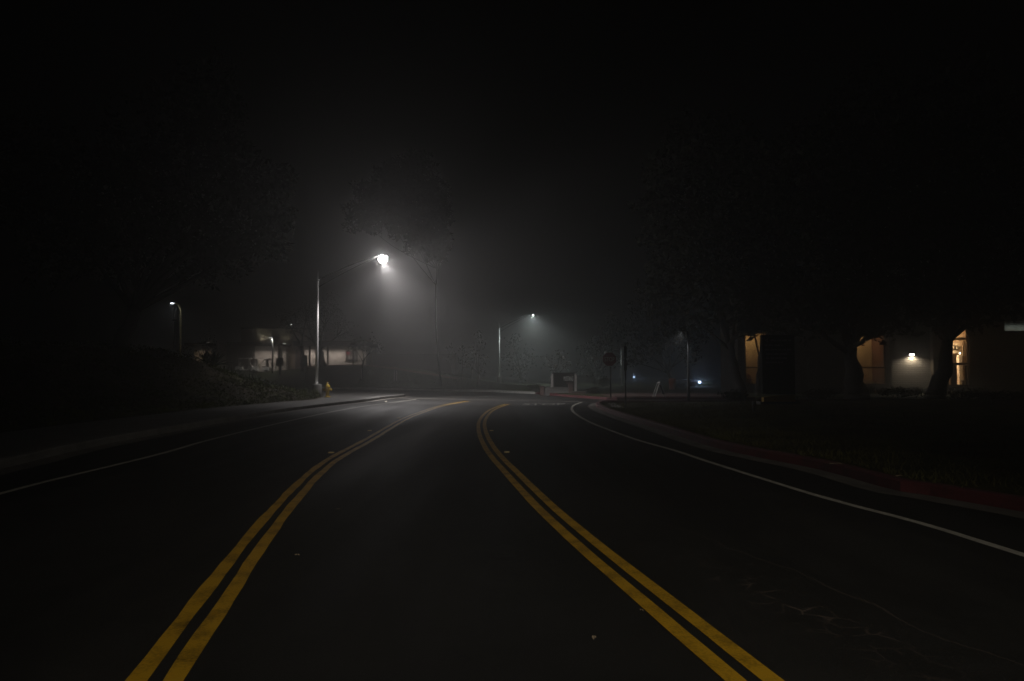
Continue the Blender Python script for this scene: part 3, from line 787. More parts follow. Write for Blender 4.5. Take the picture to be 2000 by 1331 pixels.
# ------------------------------------------------------------------ trees
def leaves(centres, radii, per, size, seed, flat=1.0):
    "leaf quads scattered through ellipsoidal clumps"
    g = np.random.default_rng(seed); V = []; 
    for c, r in zip(centres, radii):
        n = int(per * max(.3, np.prod(r) ** (2 / 3) / 2.2))
        d = g.normal(size=(n, 3)); d /= np.linalg.norm(d, axis=1)[:, None]
        rad = g.random(n) ** .42
        wob = 1 + .22 * np.sin(d[:, 0] * 5 + c[0]) + .18 * np.sin(d[:, 2] * 7 + c[1])
        P = np.array(c) + d * (rad * wob)[:, None] * np.array(r)
        a = g.normal(size=(n, 3)); a[:, 2] *= flat; a /= np.linalg.norm(a, axis=1)[:, None]
        b = np.cross(a, g.normal(size=(n, 3))); b /= np.linalg.norm(b, axis=1)[:, None]
        s = size * g.uniform(.6, 1.4, n)[:, None]
        V.append(np.stack([P - a * s, P + b * s * .38, P + a * s, P - b * s * .38], 1))
    V = np.concatenate(V).reshape(-1, 3)
    return V
def leaf_mesh(name, V, m, parent=None):
    n = len(V) // 4
    me = bpy.data.meshes.new(name); me.vertices.add(len(V)); me.vertices.foreach_set('co', V.astype(np.float32).ravel())
    me.loops.add(len(V)); me.loops.foreach_set('vertex_index', np.arange(len(V), dtype=np.int32))
    me.polygons.add(n); me.polygons.foreach_set('loop_start', np.arange(0, len(V), 4, dtype=np.int32)); me.polygons.foreach_set('loop_total', np.full(n, 4, dtype=np.int32))
    me.update(); me.validate(); me.materials.append(m)
    o = bpy.data.objects.new(name, me); COL.objects.link(o)
    if parent is not None: o.parent = parent
    return o
def limb(mm, a, b, r0, r1, r, bend=.12, n=7, sides=8):
    a, b = Vector(a), Vector(b); d = (b - a); L_ = d.length
    k = Vector((r.uniform(-1, 1), r.uniform(-1, 1), r.uniform(-.2, .6))) * L_ * bend
    pts = [a.lerp(b, i / (n - 1)) + k * sin(pi * i / (n - 1)) + Vector((r.uniform(-1, 1), r.uniform(-1, 1), 0)) * r0 * .25 * (0 < i < n - 1) for i in range(n)]
    mm.tube(pts, [r0 + (r1 - r0) * (i / (n - 1)) ** .8 for i in range(n)], sides); return pts
def tree(name, base, clumps, radii, label, cat='tree', bark=None, leaf=None, r0=.4, fork=.45, per=240, size=.2, seed=1, flare=1.5, group=None, high=.75):
    "clumps in world space; trunk rises from base and limbs reach into the clumps"
    base = Vector(base); r = random.Random(seed)
    t = thing(name, base, label, cat, group)
    C_ = [Vector(c) - base for c in clumps]
    mid = sum(C_, Vector()) / len(C_)
    top = Vector((mid.x * fork, mid.y * fork, max(.35 * mid.z, min(c.z - rr[2] for c, rr in zip(C_, radii)) * high)))
    mm = MB()
    mm.tube([(0, 0, -.3), (0, 0, .05)], [r0 * flare * 1.1, r0 * flare], 12)
    pts = limb(mm, (0, 0, .03), top, r0 * flare, r0 * .62, r, .05, 8, 12)
    for c, rr in zip(C_, radii):
        s = pts[-1] if r.random() < .6 else pts[-2]
        p2 = limb(mm, s, c + Vector((0, 0, -.2 * rr[2])), r0 * .42, r0 * .10, r, .14)
        for _ in range(3):
            e = c + Vector((r.uniform(-.8, .8) * rr[0], r.uniform(-.8, .8) * rr[1], r.uniform(-.5, .8) * rr[2]))
            limb(mm, p2[-3], e, r0 * .14, r0 * .03, r, .15, 5, 6)
    mm.build('trunk', bark or M_TRUNK, t, True)
    V = leaves([tuple(c) for c in C_], radii, per, size, seed)
    leaf_mesh('crown', V, leaf or M_LEAFD, t)
    return t
def C(px, py, Y, rp, dz=1.0):
    "a clump of rp pixels radius at distance Y"
    s = rp / F * Y; p = AT(px, py, Y); return (p.x, p.y, p.z), (s, s, s * dz)
def grow(name, base, spec, label, **k):
    cs, rs = zip(*[C(*c) for c in spec]); return tree(name, base, cs, rs, label, **k)

# tall tree far behind the lamp, and the trunk on the hill
q = AT(862, 741, 66); q.z = hillz(q.x, 66)
grow('tall_tree', q, [(735, 385, 64, 44), (795, 355, 65, 52), (812, 316, 65, 28), (845, 385, 65, 40), (780, 415, 64, 52), (838, 435, 66, 46), (712, 425, 65, 36), (862, 470, 65, 26), (760, 345, 65, 32), (820, 470, 65, 32), (853, 492, 65, 24)],
     'tall dark tree behind the glaring lamp, its trunk ending the dirt path', r0=.09, per=1100, size=.22, seed=3, flare=1.2, fork=.15, high=.97)
# huge tree at left behind the bank
q = Vector((AT(190, 690, 43).x, 43, 0)); q.z = bankz(q.x, 43)
grow('spreading_tree', q, [(480, 390, 42, 66), (420, 300, 44, 90), (350, 420, 42, 95), (260, 330, 44, 110), (455, 480, 43, 62), (390, 510, 43, 50), (265, 470, 43, 75), (160, 440, 44, 110), (512, 440, 43, 40), (60, 360, 46, 120), (400, 200, 44, 80), (535, 350, 43, 40), (530, 480, 43, 34), (540, 420, 43, 36)],
     'huge dark spreading tree filling the sky on the left', r0=.5, per=520, size=.22, seed=5, high=.9)
# trees on the plateau before the white building
q = AT(630, 712, 88); q.z = hillz(q.x, 88)
grow('courtyard_tree', q, [(600, 622, 88, 32), (640, 610, 90, 34), (668, 640, 88, 24), (622, 648, 88, 20), (570, 640, 88, 22)], 'thick trunked tree before the lit white wall', r0=.42, per=500, size=.08, seed=8, flare=1.35, bark=M_TRUNK)
q = AT(594, 713, 86); q.z = hillz(q.x, 86)
grow('courtyard_tree', q, [(590, 640, 86, 20), (560, 625, 86, 22), (600, 610, 86, 18)], 'narrower dark trunk left of the pale post, before the tan wall', r0=.34, per=500, size=.08, seed=9, flare=1.2)
q = AT(705, 738, 76); q.z = hillz(q.x, 76)
grow('young_tree', q, [(705, 672, 76, 16), (728, 668, 76, 15), (690, 676, 76, 10), (742, 680, 76, 10)], 'slender young tree at the right end of the white wall', r0=.13, per=140, size=.15, seed=10)
# leafy lit tree and saplings left of the second lamp
q = AT(935, 752, 70); q.z = hillz(q.x, 70)
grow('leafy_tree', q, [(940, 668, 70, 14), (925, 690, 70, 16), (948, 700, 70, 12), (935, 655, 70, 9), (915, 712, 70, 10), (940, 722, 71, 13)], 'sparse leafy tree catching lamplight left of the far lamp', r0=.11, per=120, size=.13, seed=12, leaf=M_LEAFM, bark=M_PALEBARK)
for i, (px, Y, lb) in enumerate(((880, 78, 'slim pale sapling nearest the trunk of the tall tree'), (903, 76, 'slim pale sapling midway between the tall tree trunk and leafy tree'), (921, 79, 'slim pale sapling just left of the leafy tree'))):
    q = AT(px, 742, Y); q.z = hillz(q.x, Y)
    grow('sapling', q, [(px - 3, 704, Y, 9), (px + 5, 692, Y, 9), (px, 680, Y, 7)], lb, r0=.06, per=90, size=.13, seed=20 + i, leaf=M_LEAFM, bark=M_PALEBARK, group='saplings on the hillside')
# trees behind the monument sign
q = AT(1020, 755, 95); q.z = .17
grow('backdrop_tree', q, [(1003, 668, 95, 18), (1030, 700, 95, 24), (1000, 705, 95, 22), (1018, 722, 95, 20)], 'dim dark tree between the far lamp pole and the monument sign', r0=.25, per=120, size=.2, seed=30)
q = AT(1085, 752, 82); q.z = .17
grow('reddish_tree', q, [(1072, 705, 82, 15), (1095, 695, 82, 17), (1108, 712, 82, 12), (1085, 718, 82, 12)], 'small reddish leaved tree behind the monument sign', r0=.12, per=150, size=.15, seed=31, leaf=M_LEAFR)
q = AT(1165, 755, 90); q.z = .17
grow('backdrop_tree', q, [(1150, 690, 90, 24), (1180, 670, 90, 28), (1205, 700, 90, 22), (1140, 720, 90, 18), (1195, 640, 91, 26), (1170, 725, 90, 16)], 'dim dark tree standing behind the stop sign', r0=.28, per=120, size=.2, seed=32)
# arching tree by the driveway
q = AT(1316, 765, 60); q.z = .17
grow('arching_tree', q, [(1250, 690, 60, 26), (1285, 668, 60, 34), (1320, 650, 60, 36), (1350, 690, 60, 26), (1242, 650, 62, 36), (1300, 610, 60, 44), (1360, 640, 60, 40), (1268, 600, 61, 40), (1235, 705, 60, 14)], 'dark tree arching over the driveway with its trunk by the orange bin', r0=.14, per=240, size=.16, seed=40, flare=1.4)
# three big dark trees before the right building
q = AT(1447, 775, 41); q.z = .3
grow('dark_tree', q, [(1420, 560, 41, 90), (1330, 470, 42, 95), (1470, 430, 41, 120), (1380, 330, 42, 110), (1500, 560, 41, 80), (1300, 560, 43, 60), (1465, 640, 40, 26), (1290, 400, 42, 60)], 'large dark tree with its trunk just left of the narrow lit window', r0=.27, per=350, size=.24, seed=50, flare=1.2)
q = AT(1674, 770, 39); q.z = .32
grow('dark_tree', q, [(1640, 520, 39, 110), (1720, 430, 40, 130), (1600, 380, 40, 130), (1700, 600, 39, 70), (1620, 600, 39, 70), (1680, 280, 40, 130), (1698, 648, 38, 13), (1560, 600, 39, 60)], 'large dark tree with its flaring trunk left of the wider lit window', r0=.42, per=330, size=.26, seed=51, flare=1.5)
q = AT(1828, 775, 37); q.z = .34
grow('dark_tree', q, [(1850, 500, 37, 130), (1940, 420, 38, 140), (1800, 400, 38, 130), (1900, 590, 37, 60), (1790, 590, 37, 70), (1870, 280, 38, 140), (1980, 560, 38, 70)], 'large dark tree with its trunk right of the glowing wall lamp', r0=.40, per=320, size=.28, seed=52, flare=1.15)
q = AT(1480, 775, 44); q.z = .3
grow('slim_tree', q, [(1490, 620, 44, 40), (1478, 590, 44, 40), (1510, 600, 44, 36)], 'slim dark tree with its trunk overlapping the right edge of the narrow lit window', r0=.15, per=150, size=.2, seed=53, flare=1.2)

# palms before the white wall
def palm(base, h, r, label, seed, droop=1.0, nf=16):
    t = thing('palm_tree', base, label, 'palm', 'small palms before the white building'); rr = random.Random(seed)
    MB().tube([(0, 0, -.2), (.05, 0, h * .5), (0, 0, h)], [.17, .12, .11], 10).build('trunk', M_TRUNK, t, True)
    mm = MB()
    for k in range(nf):
        a = 2 * pi * k / nf + rr.uniform(-.2, .2); el = rr.uniform(-.1, 1.1); L_ = r * rr.uniform(.8, 1.1)
        pr = Vector((0, 0, h))
        for i in range(1, 9):
            q = i / 8; out = L_ * q * cos(el * .6); z = h + L_ * (sin(el) * q - droop * .9 * q * q)
            p = Vector((cos(a) * out, sin(a) * out, z)); d = (p - pr); side = Vector((-sin(a), cos(a), 0))
            w = .30 * L_ * sin(pi * min(1, q * .9 + .08))
            for sgn in (-1, 1):
                for j in range(2):
                    o = pr.lerp(p, j * .5)
                    mm.add([o, o + d * .3, o + d * .55 + side * sgn * w - Vector((0, 0, w * .45))], [(0, 1, 2)])
            pr = p
    mm.build('fronds', M_LEAFD, t)
    return t
q = AT(522, 714, 92); q.z = hillz(q.x, 92)
palm(q, 1.7, 1.0, 'small palm with a spiky crown left of the dark lamp post', 60)
q = AT(547, 716, 86); q.z = hillz(q.x, 86)
palm(q, 1.75, .95, 'small palm right of the dark lamp post with drooping fronds', 61, 1.4)

# ------------------------------------------------------------------ bank planting
g = np.random.default_rng(5)
nA, nB = BANKV.shape[0], BANKV.shape[1]
N = 95000
ia = g.random(N) * (nA - 1.001); ib = g.random(N) * (13 - 1.001) + .3
i0, j0 = ia.astype(int), ib.astype(int); fa, fb = (ia - i0)[:, None], (ib - j0)[:, None]
P = (BANKV[i0, j0] * (1 - fa) + BANKV[i0 + 1, j0] * fa) * (1 - fb) + (BANKV[i0, j0 + 1] * (1 - fa) + BANKV[i0 + 1, j0 + 1] * fa) * fb
ok = (P[:, 1] > 8) & ~((P[:, 1] > 44) & (ib < 2))
P = P[ok]; n = len(P)
mound = np.clip(.5 + .5 * np.sin(P[:, 0] * 1.5 + 1.7 * np.sin(P[:, 1] * .6)) * np.cos(P[:, 1] * 1.1 + P[:, 0] * .5), 0, 1)
P[:, 2] += g.random(n) ** 1.5 * (.10 + .42 * mound)
a = g.normal(size=(n, 3)); a /= np.linalg.norm(a, axis=1)[:, None]
b = np.cross(a, g.normal(size=(n, 3))); b /= np.linalg.norm(b, axis=1)[:, None]
s = g.uniform(.03, .075, n)[:, None]
V = np.stack([P - a * s, P + b * s * .5, P + a * s, P - b * s * .5], 1).reshape(-1, 3)
o = leaf_mesh('ground_cover', V, M_COVER); tag(o, kind='stuff')
# grass on the right verge
N = 26000
X = g.random(N); 
sel_a = np.array([(p.x, p.y) for p in sel if 3 < p.y < 33]); idx = g.integers(0, len(sel_a), N)
gx = sel_a[idx, 0] + .05 + 9 * g.random(N) ** 1.6; gy = sel_a[idx, 1] + g.uniform(-.4, .4, N)
gz_ = .148 + .012 * (gx - sel_a[idx, 0]); hh = g.uniform(.03, .085, N); an = g.random(N) * 6.28; ww = g.uniform(.004, .010, N)
lean = g.normal(size=(N, 2)) * .03
V = np.stack([np.stack([gx - np.cos(an) * ww, gy - np.sin(an) * ww, gz_], 1), np.stack([gx + np.cos(an) * ww, gy + np.sin(an) * ww, gz_], 1),
              np.stack([gx + lean[:, 0] + np.cos(an) * .001, gy + lean[:, 1], gz_ + hh], 1), np.stack([gx + lean[:, 0] - np.cos(an) * .001, gy + lean[:, 1], gz_ + hh], 1)], 1).reshape(-1, 3)
o = leaf_mesh('verge_grass', V, leaf_mat('grass_blades', (.046, .043, .013))); tag(o, kind='stuff')
# grass on the far lawn
N = 22000
gx = g.uniform(-16, 1.5, N); dd_ = 2 + 20 * g.random(N); gy = np.array([yk(x) for x in gx]) + dd_
gz_ = np.array([hillz(x, y) for x, y in zip(gx, gy)]); hh = g.uniform(.05, .16, N); an = g.random(N) * 6.28; ww = .03
V = np.stack([np.stack([gx - np.cos(an) * ww, gy - np.sin(an) * ww, gz_ - .02], 1), np.stack([gx + np.cos(an) * ww, gy + np.sin(an) * ww, gz_ - .02], 1),
              np.stack([gx + np.cos(an) * .01, gy, gz_ + hh], 1), np.stack([gx - np.cos(an) * .01, gy, gz_ + hh], 1)], 1).reshape(-1, 3)
o = leaf_mesh('hillside_grass', V, leaf_mat('lawn_blades', (.055, .085, .022))); tag(o, kind='stuff')
# dry leaves in the gutters and on the asphalt
spots = [G(*p) for p in ((1160, 1248), (1253, 1194), (580, 1086), (660, 996))]
for i, (x, y) in enumerate(spots):
    r = random.Random(i); s_ = r.uniform(.016, .024)
    mm = MB(); a = r.uniform(0, 6)
    pts = []
    for k in range(8):
        q = 2 * pi * k / 8; rr = s_ * (1.5 if k % 4 == 0 else .75 + .15 * r.random()); pts.append((cos(q) * rr, sin(q) * rr * .7, .006 + .012 * abs(sin(q * 2)) * r.random()))
    mm.add(pts + [(0, 0, .009)], [(k, (k + 1) % 8, 8) for k in range(8)])
    lb = ['dry leaf on the median nearest the viewer, left of the right double line', 'dry leaf touching the left edge of the right double line', 'tiny pale leaf right of the left double line', 'tiny leaf on the median farther along the left double line',
          'small leaf left of the left double line', 'small leaf right of the right double line', 'small leaf on the edge of the right lane beyond the double line', 'small leaf near the bottom of the median'][i]
    o = mm.build('dry_leaf', M_LITTER, None, False, (x, y, .001)); o.rotation_euler = (0, 0, a); tag(o, lb, 'leaf', 'dry leaves on the asphalt')
for i, (px, py, lb) in enumerate(((1634, 907, 'pale torn scrap lying on the red kerb, the larger one'), (1758, 931, 'small pale leaf on the red kerb, right of the torn scrap'), (1441, 880, 'pale leaf in the gutter below the red kerb'))):
    hz = .152 if i < 2 else .008
    x, y = G(px, py, hz); mm = MB(); w = (.10, .045, .04)[i]
    mm.add([(-w, -.03, 0), (-w * .2, -.045, .012), (w, -.02, .004), (w * .8, .03, .014), (0, .045, .006), (-w * .9, .02, .012)], [(0, 1, 2, 3, 4, 5)])
    tag(mm.build('paper_scrap' if i == 0 else 'dry_leaf', M_LITTER, None, False, (x, y + .03, hz)), lb, 'litter' if i == 0 else 'leaf')
# raised reflective markers beside the double lines
dots = [((647, 885), 'reflective road marker left of the left double line, nearest one'), ((722, 842), 'reflective road marker left of the left double line, second one along'), ((779, 817.5), 'reflective road marker close to the far end of the left double line'),
        ((990, 884), 'reflective road marker right of the right double line, nearer one'), ((960, 842), 'reflective road marker right of the right double line, farther one'), ((754, 784.8), 'white reflective marker by the left edge line')]
M_RPM = mat('marker_shell', (.55, .42, .2), .4); 
for (px, py), lb in dots:
    x, y = G(px, py); tag(MB().add([(-.05, -.05, 0), (.05, -.05, 0), (.05, .05, 0), (-.05, .05, 0), (-.045, -.025, .018), (.045, -.025, .018), (.045, .025, .018), (-.045, .025, .018)],
        [(4, 5, 6, 7), (0, 1, 5, 4), (1, 2, 6, 5), (2, 3, 7, 6), (3, 0, 4, 7)]).build('road_marker', M_RPM, None, False, (x, y, .001)), lb, 'road marker', 'raised road markers')

# agaves along the crest of the bank
def agave_mesh(seed, n=30):
    r = random.Random(seed); mm = MB()
    for k in range(n):
        a = k * 2.39996 + r.uniform(-.15, .15); el = R(18 + 68 * (k / n) + r.uniform(-6, 6)); L_ = r.uniform(.8, 1.1) * (1 - .15 * (k / n))
        side = Vector((-sin(a), cos(a), 0)); pts = []
        for i in range(6):
            q = i / 5; e2 = el - .35 * q * (1 - k / n); d = Vector((cos(a) * cos(e2), sin(a) * cos(e2), sin(e2))); pts.append(d * L_ * q)
        ws = [.05, .075, .07, .055, .032, .004]; o = len(mm.v)
        nrm = Vector((-cos(a) * sin(el), -sin(a) * sin(el), cos(el)))
        for p, w in zip(pts, ws):
            mm.v += [tuple(p - side * w + nrm * w * .35), tuple(p - nrm * w * .2), tuple(p + side * w + nrm * w * .35)]
        for i in range(5):
            b0 = o + i * 3; mm.f += [(b0, b0 + 1, b0 + 4, b0 + 3), (b0 + 1, b0 + 2, b0 + 5, b0 + 4)]
    return mm
AG = [(402, 36.5, .95, 'large agave at the left end of the row, its leaves against the tan wall'), (418, 37, 1.1, 'largest agave of the row, second from the left'), (438, 39, .85, 'middling agave right of the largest one'), (455, 40, .95, 'agave below the dark end of the building'),
      (470, 41, .85, 'agave in front of the left golf cart'), (488, 41.5, 1.05, 'tall agave between the two golf carts'), (503, 42, 1.05, 'low wide agave in front of the right golf cart'), (540, 43, .8, 'small agave right of the dark lamp post'), (560, 43.5, .6, 'smallest agave at the right end of the row')]
first = None
for i, (px, Y, sc, lb) in enumerate(AG):
    q = AT(px, 720, Y); z = bankz(q.x, Y) + .05
    t = thing('agave', (q.x, Y, z), lb, 'agave', 'agaves along the top of the bank', rz=i * 1.3); t.scale = (sc,) * 3
    if first is None:
        first = [agave_mesh(s_).build('leaves', M_AGAVE, t) for s_ in (1,)][0]
    else:
        c = first.copy(); COL.objects.link(c); c.parent = t

# bushes round the monument planter and driveway
def bush(name, px, py, Y, rp, label, leaf, seed, z0=.17, group=None, per=420):
    p = AT(px, py, Y); r = rp / F * Y
    t = thing(name, (p.x, Y, z0), label, 'bush', group); rr = random.Random(seed)
    mm = MB()
    for k in range(7):
        a = rr.uniform(0, 6.28); limb(mm, (0, 0, -.05), (cos(a) * r * .7, sin(a) * r * .6, max(.2, p.z - z0) * rr.uniform(.7, 1.1)), .025, .006, rr, .1, 5, 5)
    mm.build('stems', M_TRUNK, t)
    hh = max(.25, p.z - z0)
    cs = [(rr.uniform(-.6, .6) * r, rr.uniform(-.5, .5) * r, hh * rr.uniform(.5, 1.05)) for _ in range(6)]
    leaf_mesh('foliage', leaves(cs, [(r * .55, r * .5, max(.2, hh * .5))] * 6, per, .085, seed), leaf, t)
    return t
bush('bush', 1158, 769, 48, 17, 'rounded dark bush at the right end of the planter', M_LEAFD, 70)
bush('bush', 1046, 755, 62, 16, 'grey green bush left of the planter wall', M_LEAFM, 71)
bush('bush', 1100, 752, 54, 14, 'low dark bush under the monument sign board', M_LEAFD, 72)
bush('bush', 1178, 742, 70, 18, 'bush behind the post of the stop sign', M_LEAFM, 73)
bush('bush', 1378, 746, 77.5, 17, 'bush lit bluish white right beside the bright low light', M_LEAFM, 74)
bush('bush', 1329, 754, 66, 9, 'small dark bush before the flat shelter', M_LEAFD, 75)
bush('bush', 412, 672, 70, 24, 'dark bush overhanging the tan wall at the far left of the building', M_LEAFD, 76, 1.8)
for i, (px, py, Y, rp, lb) in enumerate(((1430, 790, 33, 30, 'dark low shrub left of the directory sign'), (1600, 772, 36, 46, 'dark shrub below the blank wall right of the directory sign'), (1760, 768, 38, 60, 'wide dark shrub under the wall lamp'), (1900, 778, 34, 70, 'dark shrub under the bright interior window'), (1985, 772, 32, 60, 'dark shrub at the right edge of the view'))):
    bush('shrub', px, py, Y, rp, lb, M_LEAFD, 80 + i, .3, 'dark shrubs before the right building', 300)

for i in range(10):
    px = 1640 + i * 30
    bush('hedge_shrub', px, 764, 46.5, 20, 'dark shrub in the hedge row under the lit block wall', M_LEAFD, 120 + i, .17, 'hedge shrubs under the block wall', 380)

# ------------------------------------------------------------------ left building
YB = 100.0
def BX(px): return AT(px, 700, YB).x
def BZ(py): return AT(600, py, YB).z
t = thing('low_building', (BX(600), YB, BZ(713)), 'low stucco building with lit white walls under a flat brown canopy, beyond the bank', 'building')
ob = t.location.copy()
def part(m_, name, mt, parent=t, origin=ob, smooth=False):
    m_.v = [tuple(Vector(v) - origin) for v in m_.v]; return m_.build(name, mt, parent, smooth)
zf = BZ(713) - .3
part(MB().span(BX(592), BX(715), YB, YB + 8, zf, BZ(668)), 'wall', M_WHITEWALL)
w2 = part(MB().span(BX(495), BX(556), YB + .5, YB + 8, zf - .8, BZ(674)), 'wall', M_WHITEWALL)
part(MB().span(BX(556.2), BX(591.8), YB + 1.5, YB + 8, zf - .8, BZ(672)), 'wall', M_TANWALL)
part(MB().span(BX(437), BX(494.8), YB + 1.0, YB + 8, zf - .8, BZ(668)), 'wall', M_DARKWALL)
part(MB().span(BX(392), BX(430), YB - 2, YB + 6, zf, BZ(676)), 'wall', M_TANWALL)
part(MB().span(BX(430.2), BX(437), YB - 2.2, YB + 6, zf, BZ(672)), 'pilaster', M_COPING)
part(MB().span(BX(716), BX(885), YB + 4, YB + 10, zf - 2, BZ(690)), 'wall', M_COPING)
# canopy with fascia and posts
part(MB().span(BX(585), BX(722), YB - 3.0, YB + 6, BZ(677), BZ(668)), 'canopy', M_FASCIA)
part(MB().span(BX(470), BX(562), YB - 2.5, YB + 6, BZ(676), BZ(672.5)), 'canopy', M_FASCIA)
part(MB().span(BX(388), BX(434), YB - 4.5, YB - 2.05, BZ(678), BZ(673)), 'canopy', M_FASCIA)
for px in (649.5, 615, 556, 698):
    part(MB().tube([(BX(px), YB - 2.6, zf), (BX(px), YB - 2.6, BZ(677))], .13, 10), 'post', M_COPING)
part(MB().span(BX(551.5), BX(557), YB - 1.6, YB - 1.2, zf - .6, BZ(675.5)), 'column', M_WHITEWALL)
part(MB().span(BX(585), BX(595), YB - 1, YB - .4, zf, BZ(677)), 'column', M_COPING)
# door in the tan bay
d_ = part(MB().span(BX(571), BX(581), YB + 1.42, YB + 1.49, zf - .6, BZ(683)), 'door', M_DARKWALL)
# railing
mm = MB()
for i in range(18):
    x = BX(432) + (BX(470) - BX(432)) * i / 17; mm.tube([(x, YB - 3, zf - .2), (x, YB - 3, BZ(695))], .03, 6)
mm.span(BX(431), BX(471), YB - 3.03, YB - 2.97, BZ(695.2), BZ(694.6)); part(mm, 'railing', M_SIGNPOST)
# clerestory above the canopy: ribbed pale wall washed from below
mm = MB(); x0, x1 = BX(455), BX(588)
for i in range(90):
    x = x0 + (x1 - x0) * i / 90; mm.span(x, x + (x1 - x0) / 90 * .62, YB + 2.9, YB + 3.0, BZ(673), BZ(640))
part(mm, 'ribbed_cladding', M_TANWALL)
part(MB().span(x0, x1, YB + 3.003, YB + 8, BZ(673), BZ(640)), 'upper_wall', M_DARKWALL)
part(MB().span(x0, x1, YB + 2.9, YB + 8.0, BZ(640) + .003, BZ(638)), 'roof', M_DARKWALL)
for px, w in ((490, 14), (500, 46), (545, 24)):
    fx = part(MB().box((BX(px), YB + 2.2, BZ(672.5) + .09), (.5, .25, .16)), 'uplight', M_HEAD)
    e = MB().box((0, 0, 0), (.42, .18, .02)); e = e.build('lens', emitter('uplight_lens', (1, 1, .85), 3), fx); e.location = Vector((BX(px), YB + 2.2, BZ(672.5) + .18)) - ob
    lamp('light', 'SPOT', Vector((BX(px), YB + 2.25, BZ(672.5) + .25)) - ob, w, (.95, 1, .82), t, .05, 100, .8, Vector((BX(px), YB + 2.95, BZ(640))) - ob)
# notice board
nb = thing('notice_board', (BX(687), YB - .05, BZ(706)), 'dark glazed notice board with red and pale papers on the white wall', 'notice board')
W_, H_ = BX(698.5) - BX(675.5), BZ(686) - BZ(706)
MB().box((0, -.04, H_ / 2), (W_, .1, H_)).build('frame', M_DARKWALL, nb)
MB().box((-W_ * .28, -.1, H_ * .8), (W_ * .3, .02, H_ * .25)).build('red_paper', M_STOPR, nb)
for fx, fz in ((.05, .45), (.24, .7), (.34, .35), (-.2, .38)):
    MB().box((W_ * fx, -.1, H_ * fz), (W_ * .14, .02, H_ * .32)).build('paper', mat('faded_paper', (.25, .24, .22), .9), nb)
# canopy downlights
for px, wv in ((608, 105), (642, 74), (665, 72), (690, 54), (505, 72), (525, 72), (546, 56), (555, 32)):
    z_ = BZ(677.6) if px > 580 else BZ(677)
    yv = YB - 1.4
    f_ = part(MB().lathe([(.16, 0), (.16, .05)], (BX(px), yv, z_ - .05), 12), 'downlight', M_HEAD)
    lamp('light', 'SPOT', Vector((BX(px), yv, z_ - .09)) - ob, wv, (1, .86, .76), t, .03, 165, .6)
f_ = part(MB().lathe([(.12, 0), (.12, .05)], (BX(415), YB - 3.6, BZ(678) - .06), 12), 'downlight', M_HEAD)
lamp('light', 'SPOT', Vector((BX(417), YB - 3.6, BZ(678) - .12)) - ob, 110, (1, .82, .6), t, .08, 165, .6)
lamp('light', 'SPOT', Vector((BX(574), YB - .5, BZ(674))) - ob, 13, (1, .85, .72), t, .08, 165, .6)
# brown bin by the path lamp
q = AT(546, 713, 82); z = hillz(q.x, 82)
tb = thing('litter_bin', (q.x, 82, q.z - .1), 'dark brown square litter bin right of the dark lamp post', 'bin')
MB().box((0, 0, .4), (.62, .6, .8)).build('body', M_BIN, tb); MB().box((0, 0, .86), (.68, .66, .1)).build('lid', M_BIN, tb)

# ------------------------------------------------------------------ golf carts
def golf_cart(loc, rz, label):
    t = thing('golf_cart', loc, label, 'golf cart', 'golf carts parked before the white building', rz)
    MB().box((0, 0, 1.84), (1.55, 1.2, .09)).build('roof', M_CART, t)
    for x, y in ((-.7, -.52), (-.7, .52), (.55, -.52), (.55, .52)): MB().tube([(x, y, .75), (x * .98, y, 1.8)], .025, 8).build('roof_post', M_CART, t)
    b = MB(); pr = [(-1.1, .30), (1.15, .30), (1.2, .62), (.85, .86), (.5, .88), (.35, .42), (-.25, .42), (-.3, .74), (-1.05, .80), (-1.15, .6)]
    vs = [(x, -.58, z) for x, z in pr] + [(x, .58, z) for x, z in pr]; n = len(pr)
    b.add(vs, [tuple(range(n)), tuple(reversed(range(n, 2 * n)))] + [(i, n + i, n + (i + 1) % n, (i + 1) % n) for i in range(n)]); b.build('body', M_CART, t)
    MB().box((-.48, 0, .82), (.5, 1.05, .14)).build('seat', M_SEAT, t); MB().box((-.74, 0, 1.1), (.1, 1.05, .4)).build('backrest', M_SEAT, t)
    MB().box((.62, 0, 1.35), (.02, 1.04, .85)).build('windscreen', M_GLASS, t)
    for x in (-.72, .78):
        for y in (-.52, .52): MB().tube([(x, y - .09, .23), (x, y + .09, .23)], .23, 14).build('wheel', M_BLACK, t)
    for y in (-.42, .42): MB().box((-1.135, y, .66), (.03, .12, .10)).build('tail_lamp', M_TAIL, t)
    MB().tube([(.5, -.25, .85), (.25, -.25, 1.12)], .02, 6).build('steering_column', M_BLACK, t)
    return t
c1 = AT(479, 727, 93); c2 = AT(507, 728, 92)
golf_cart((c1.x, 93, AT(479, 699.5, 93).z - 1.9), R(8), 'white golf cart parked at left, partly hidden by the tall agave')
r0_ = [o for o in COL.objects if o.name == 'golf_cart'][0]
copy_tree(r0_, (c2.x + .2, 92, AT(507, 700.2, 92).z - 1.9), R(186), 'white golf cart parked at right, its pale nose towards the dark lamp post')

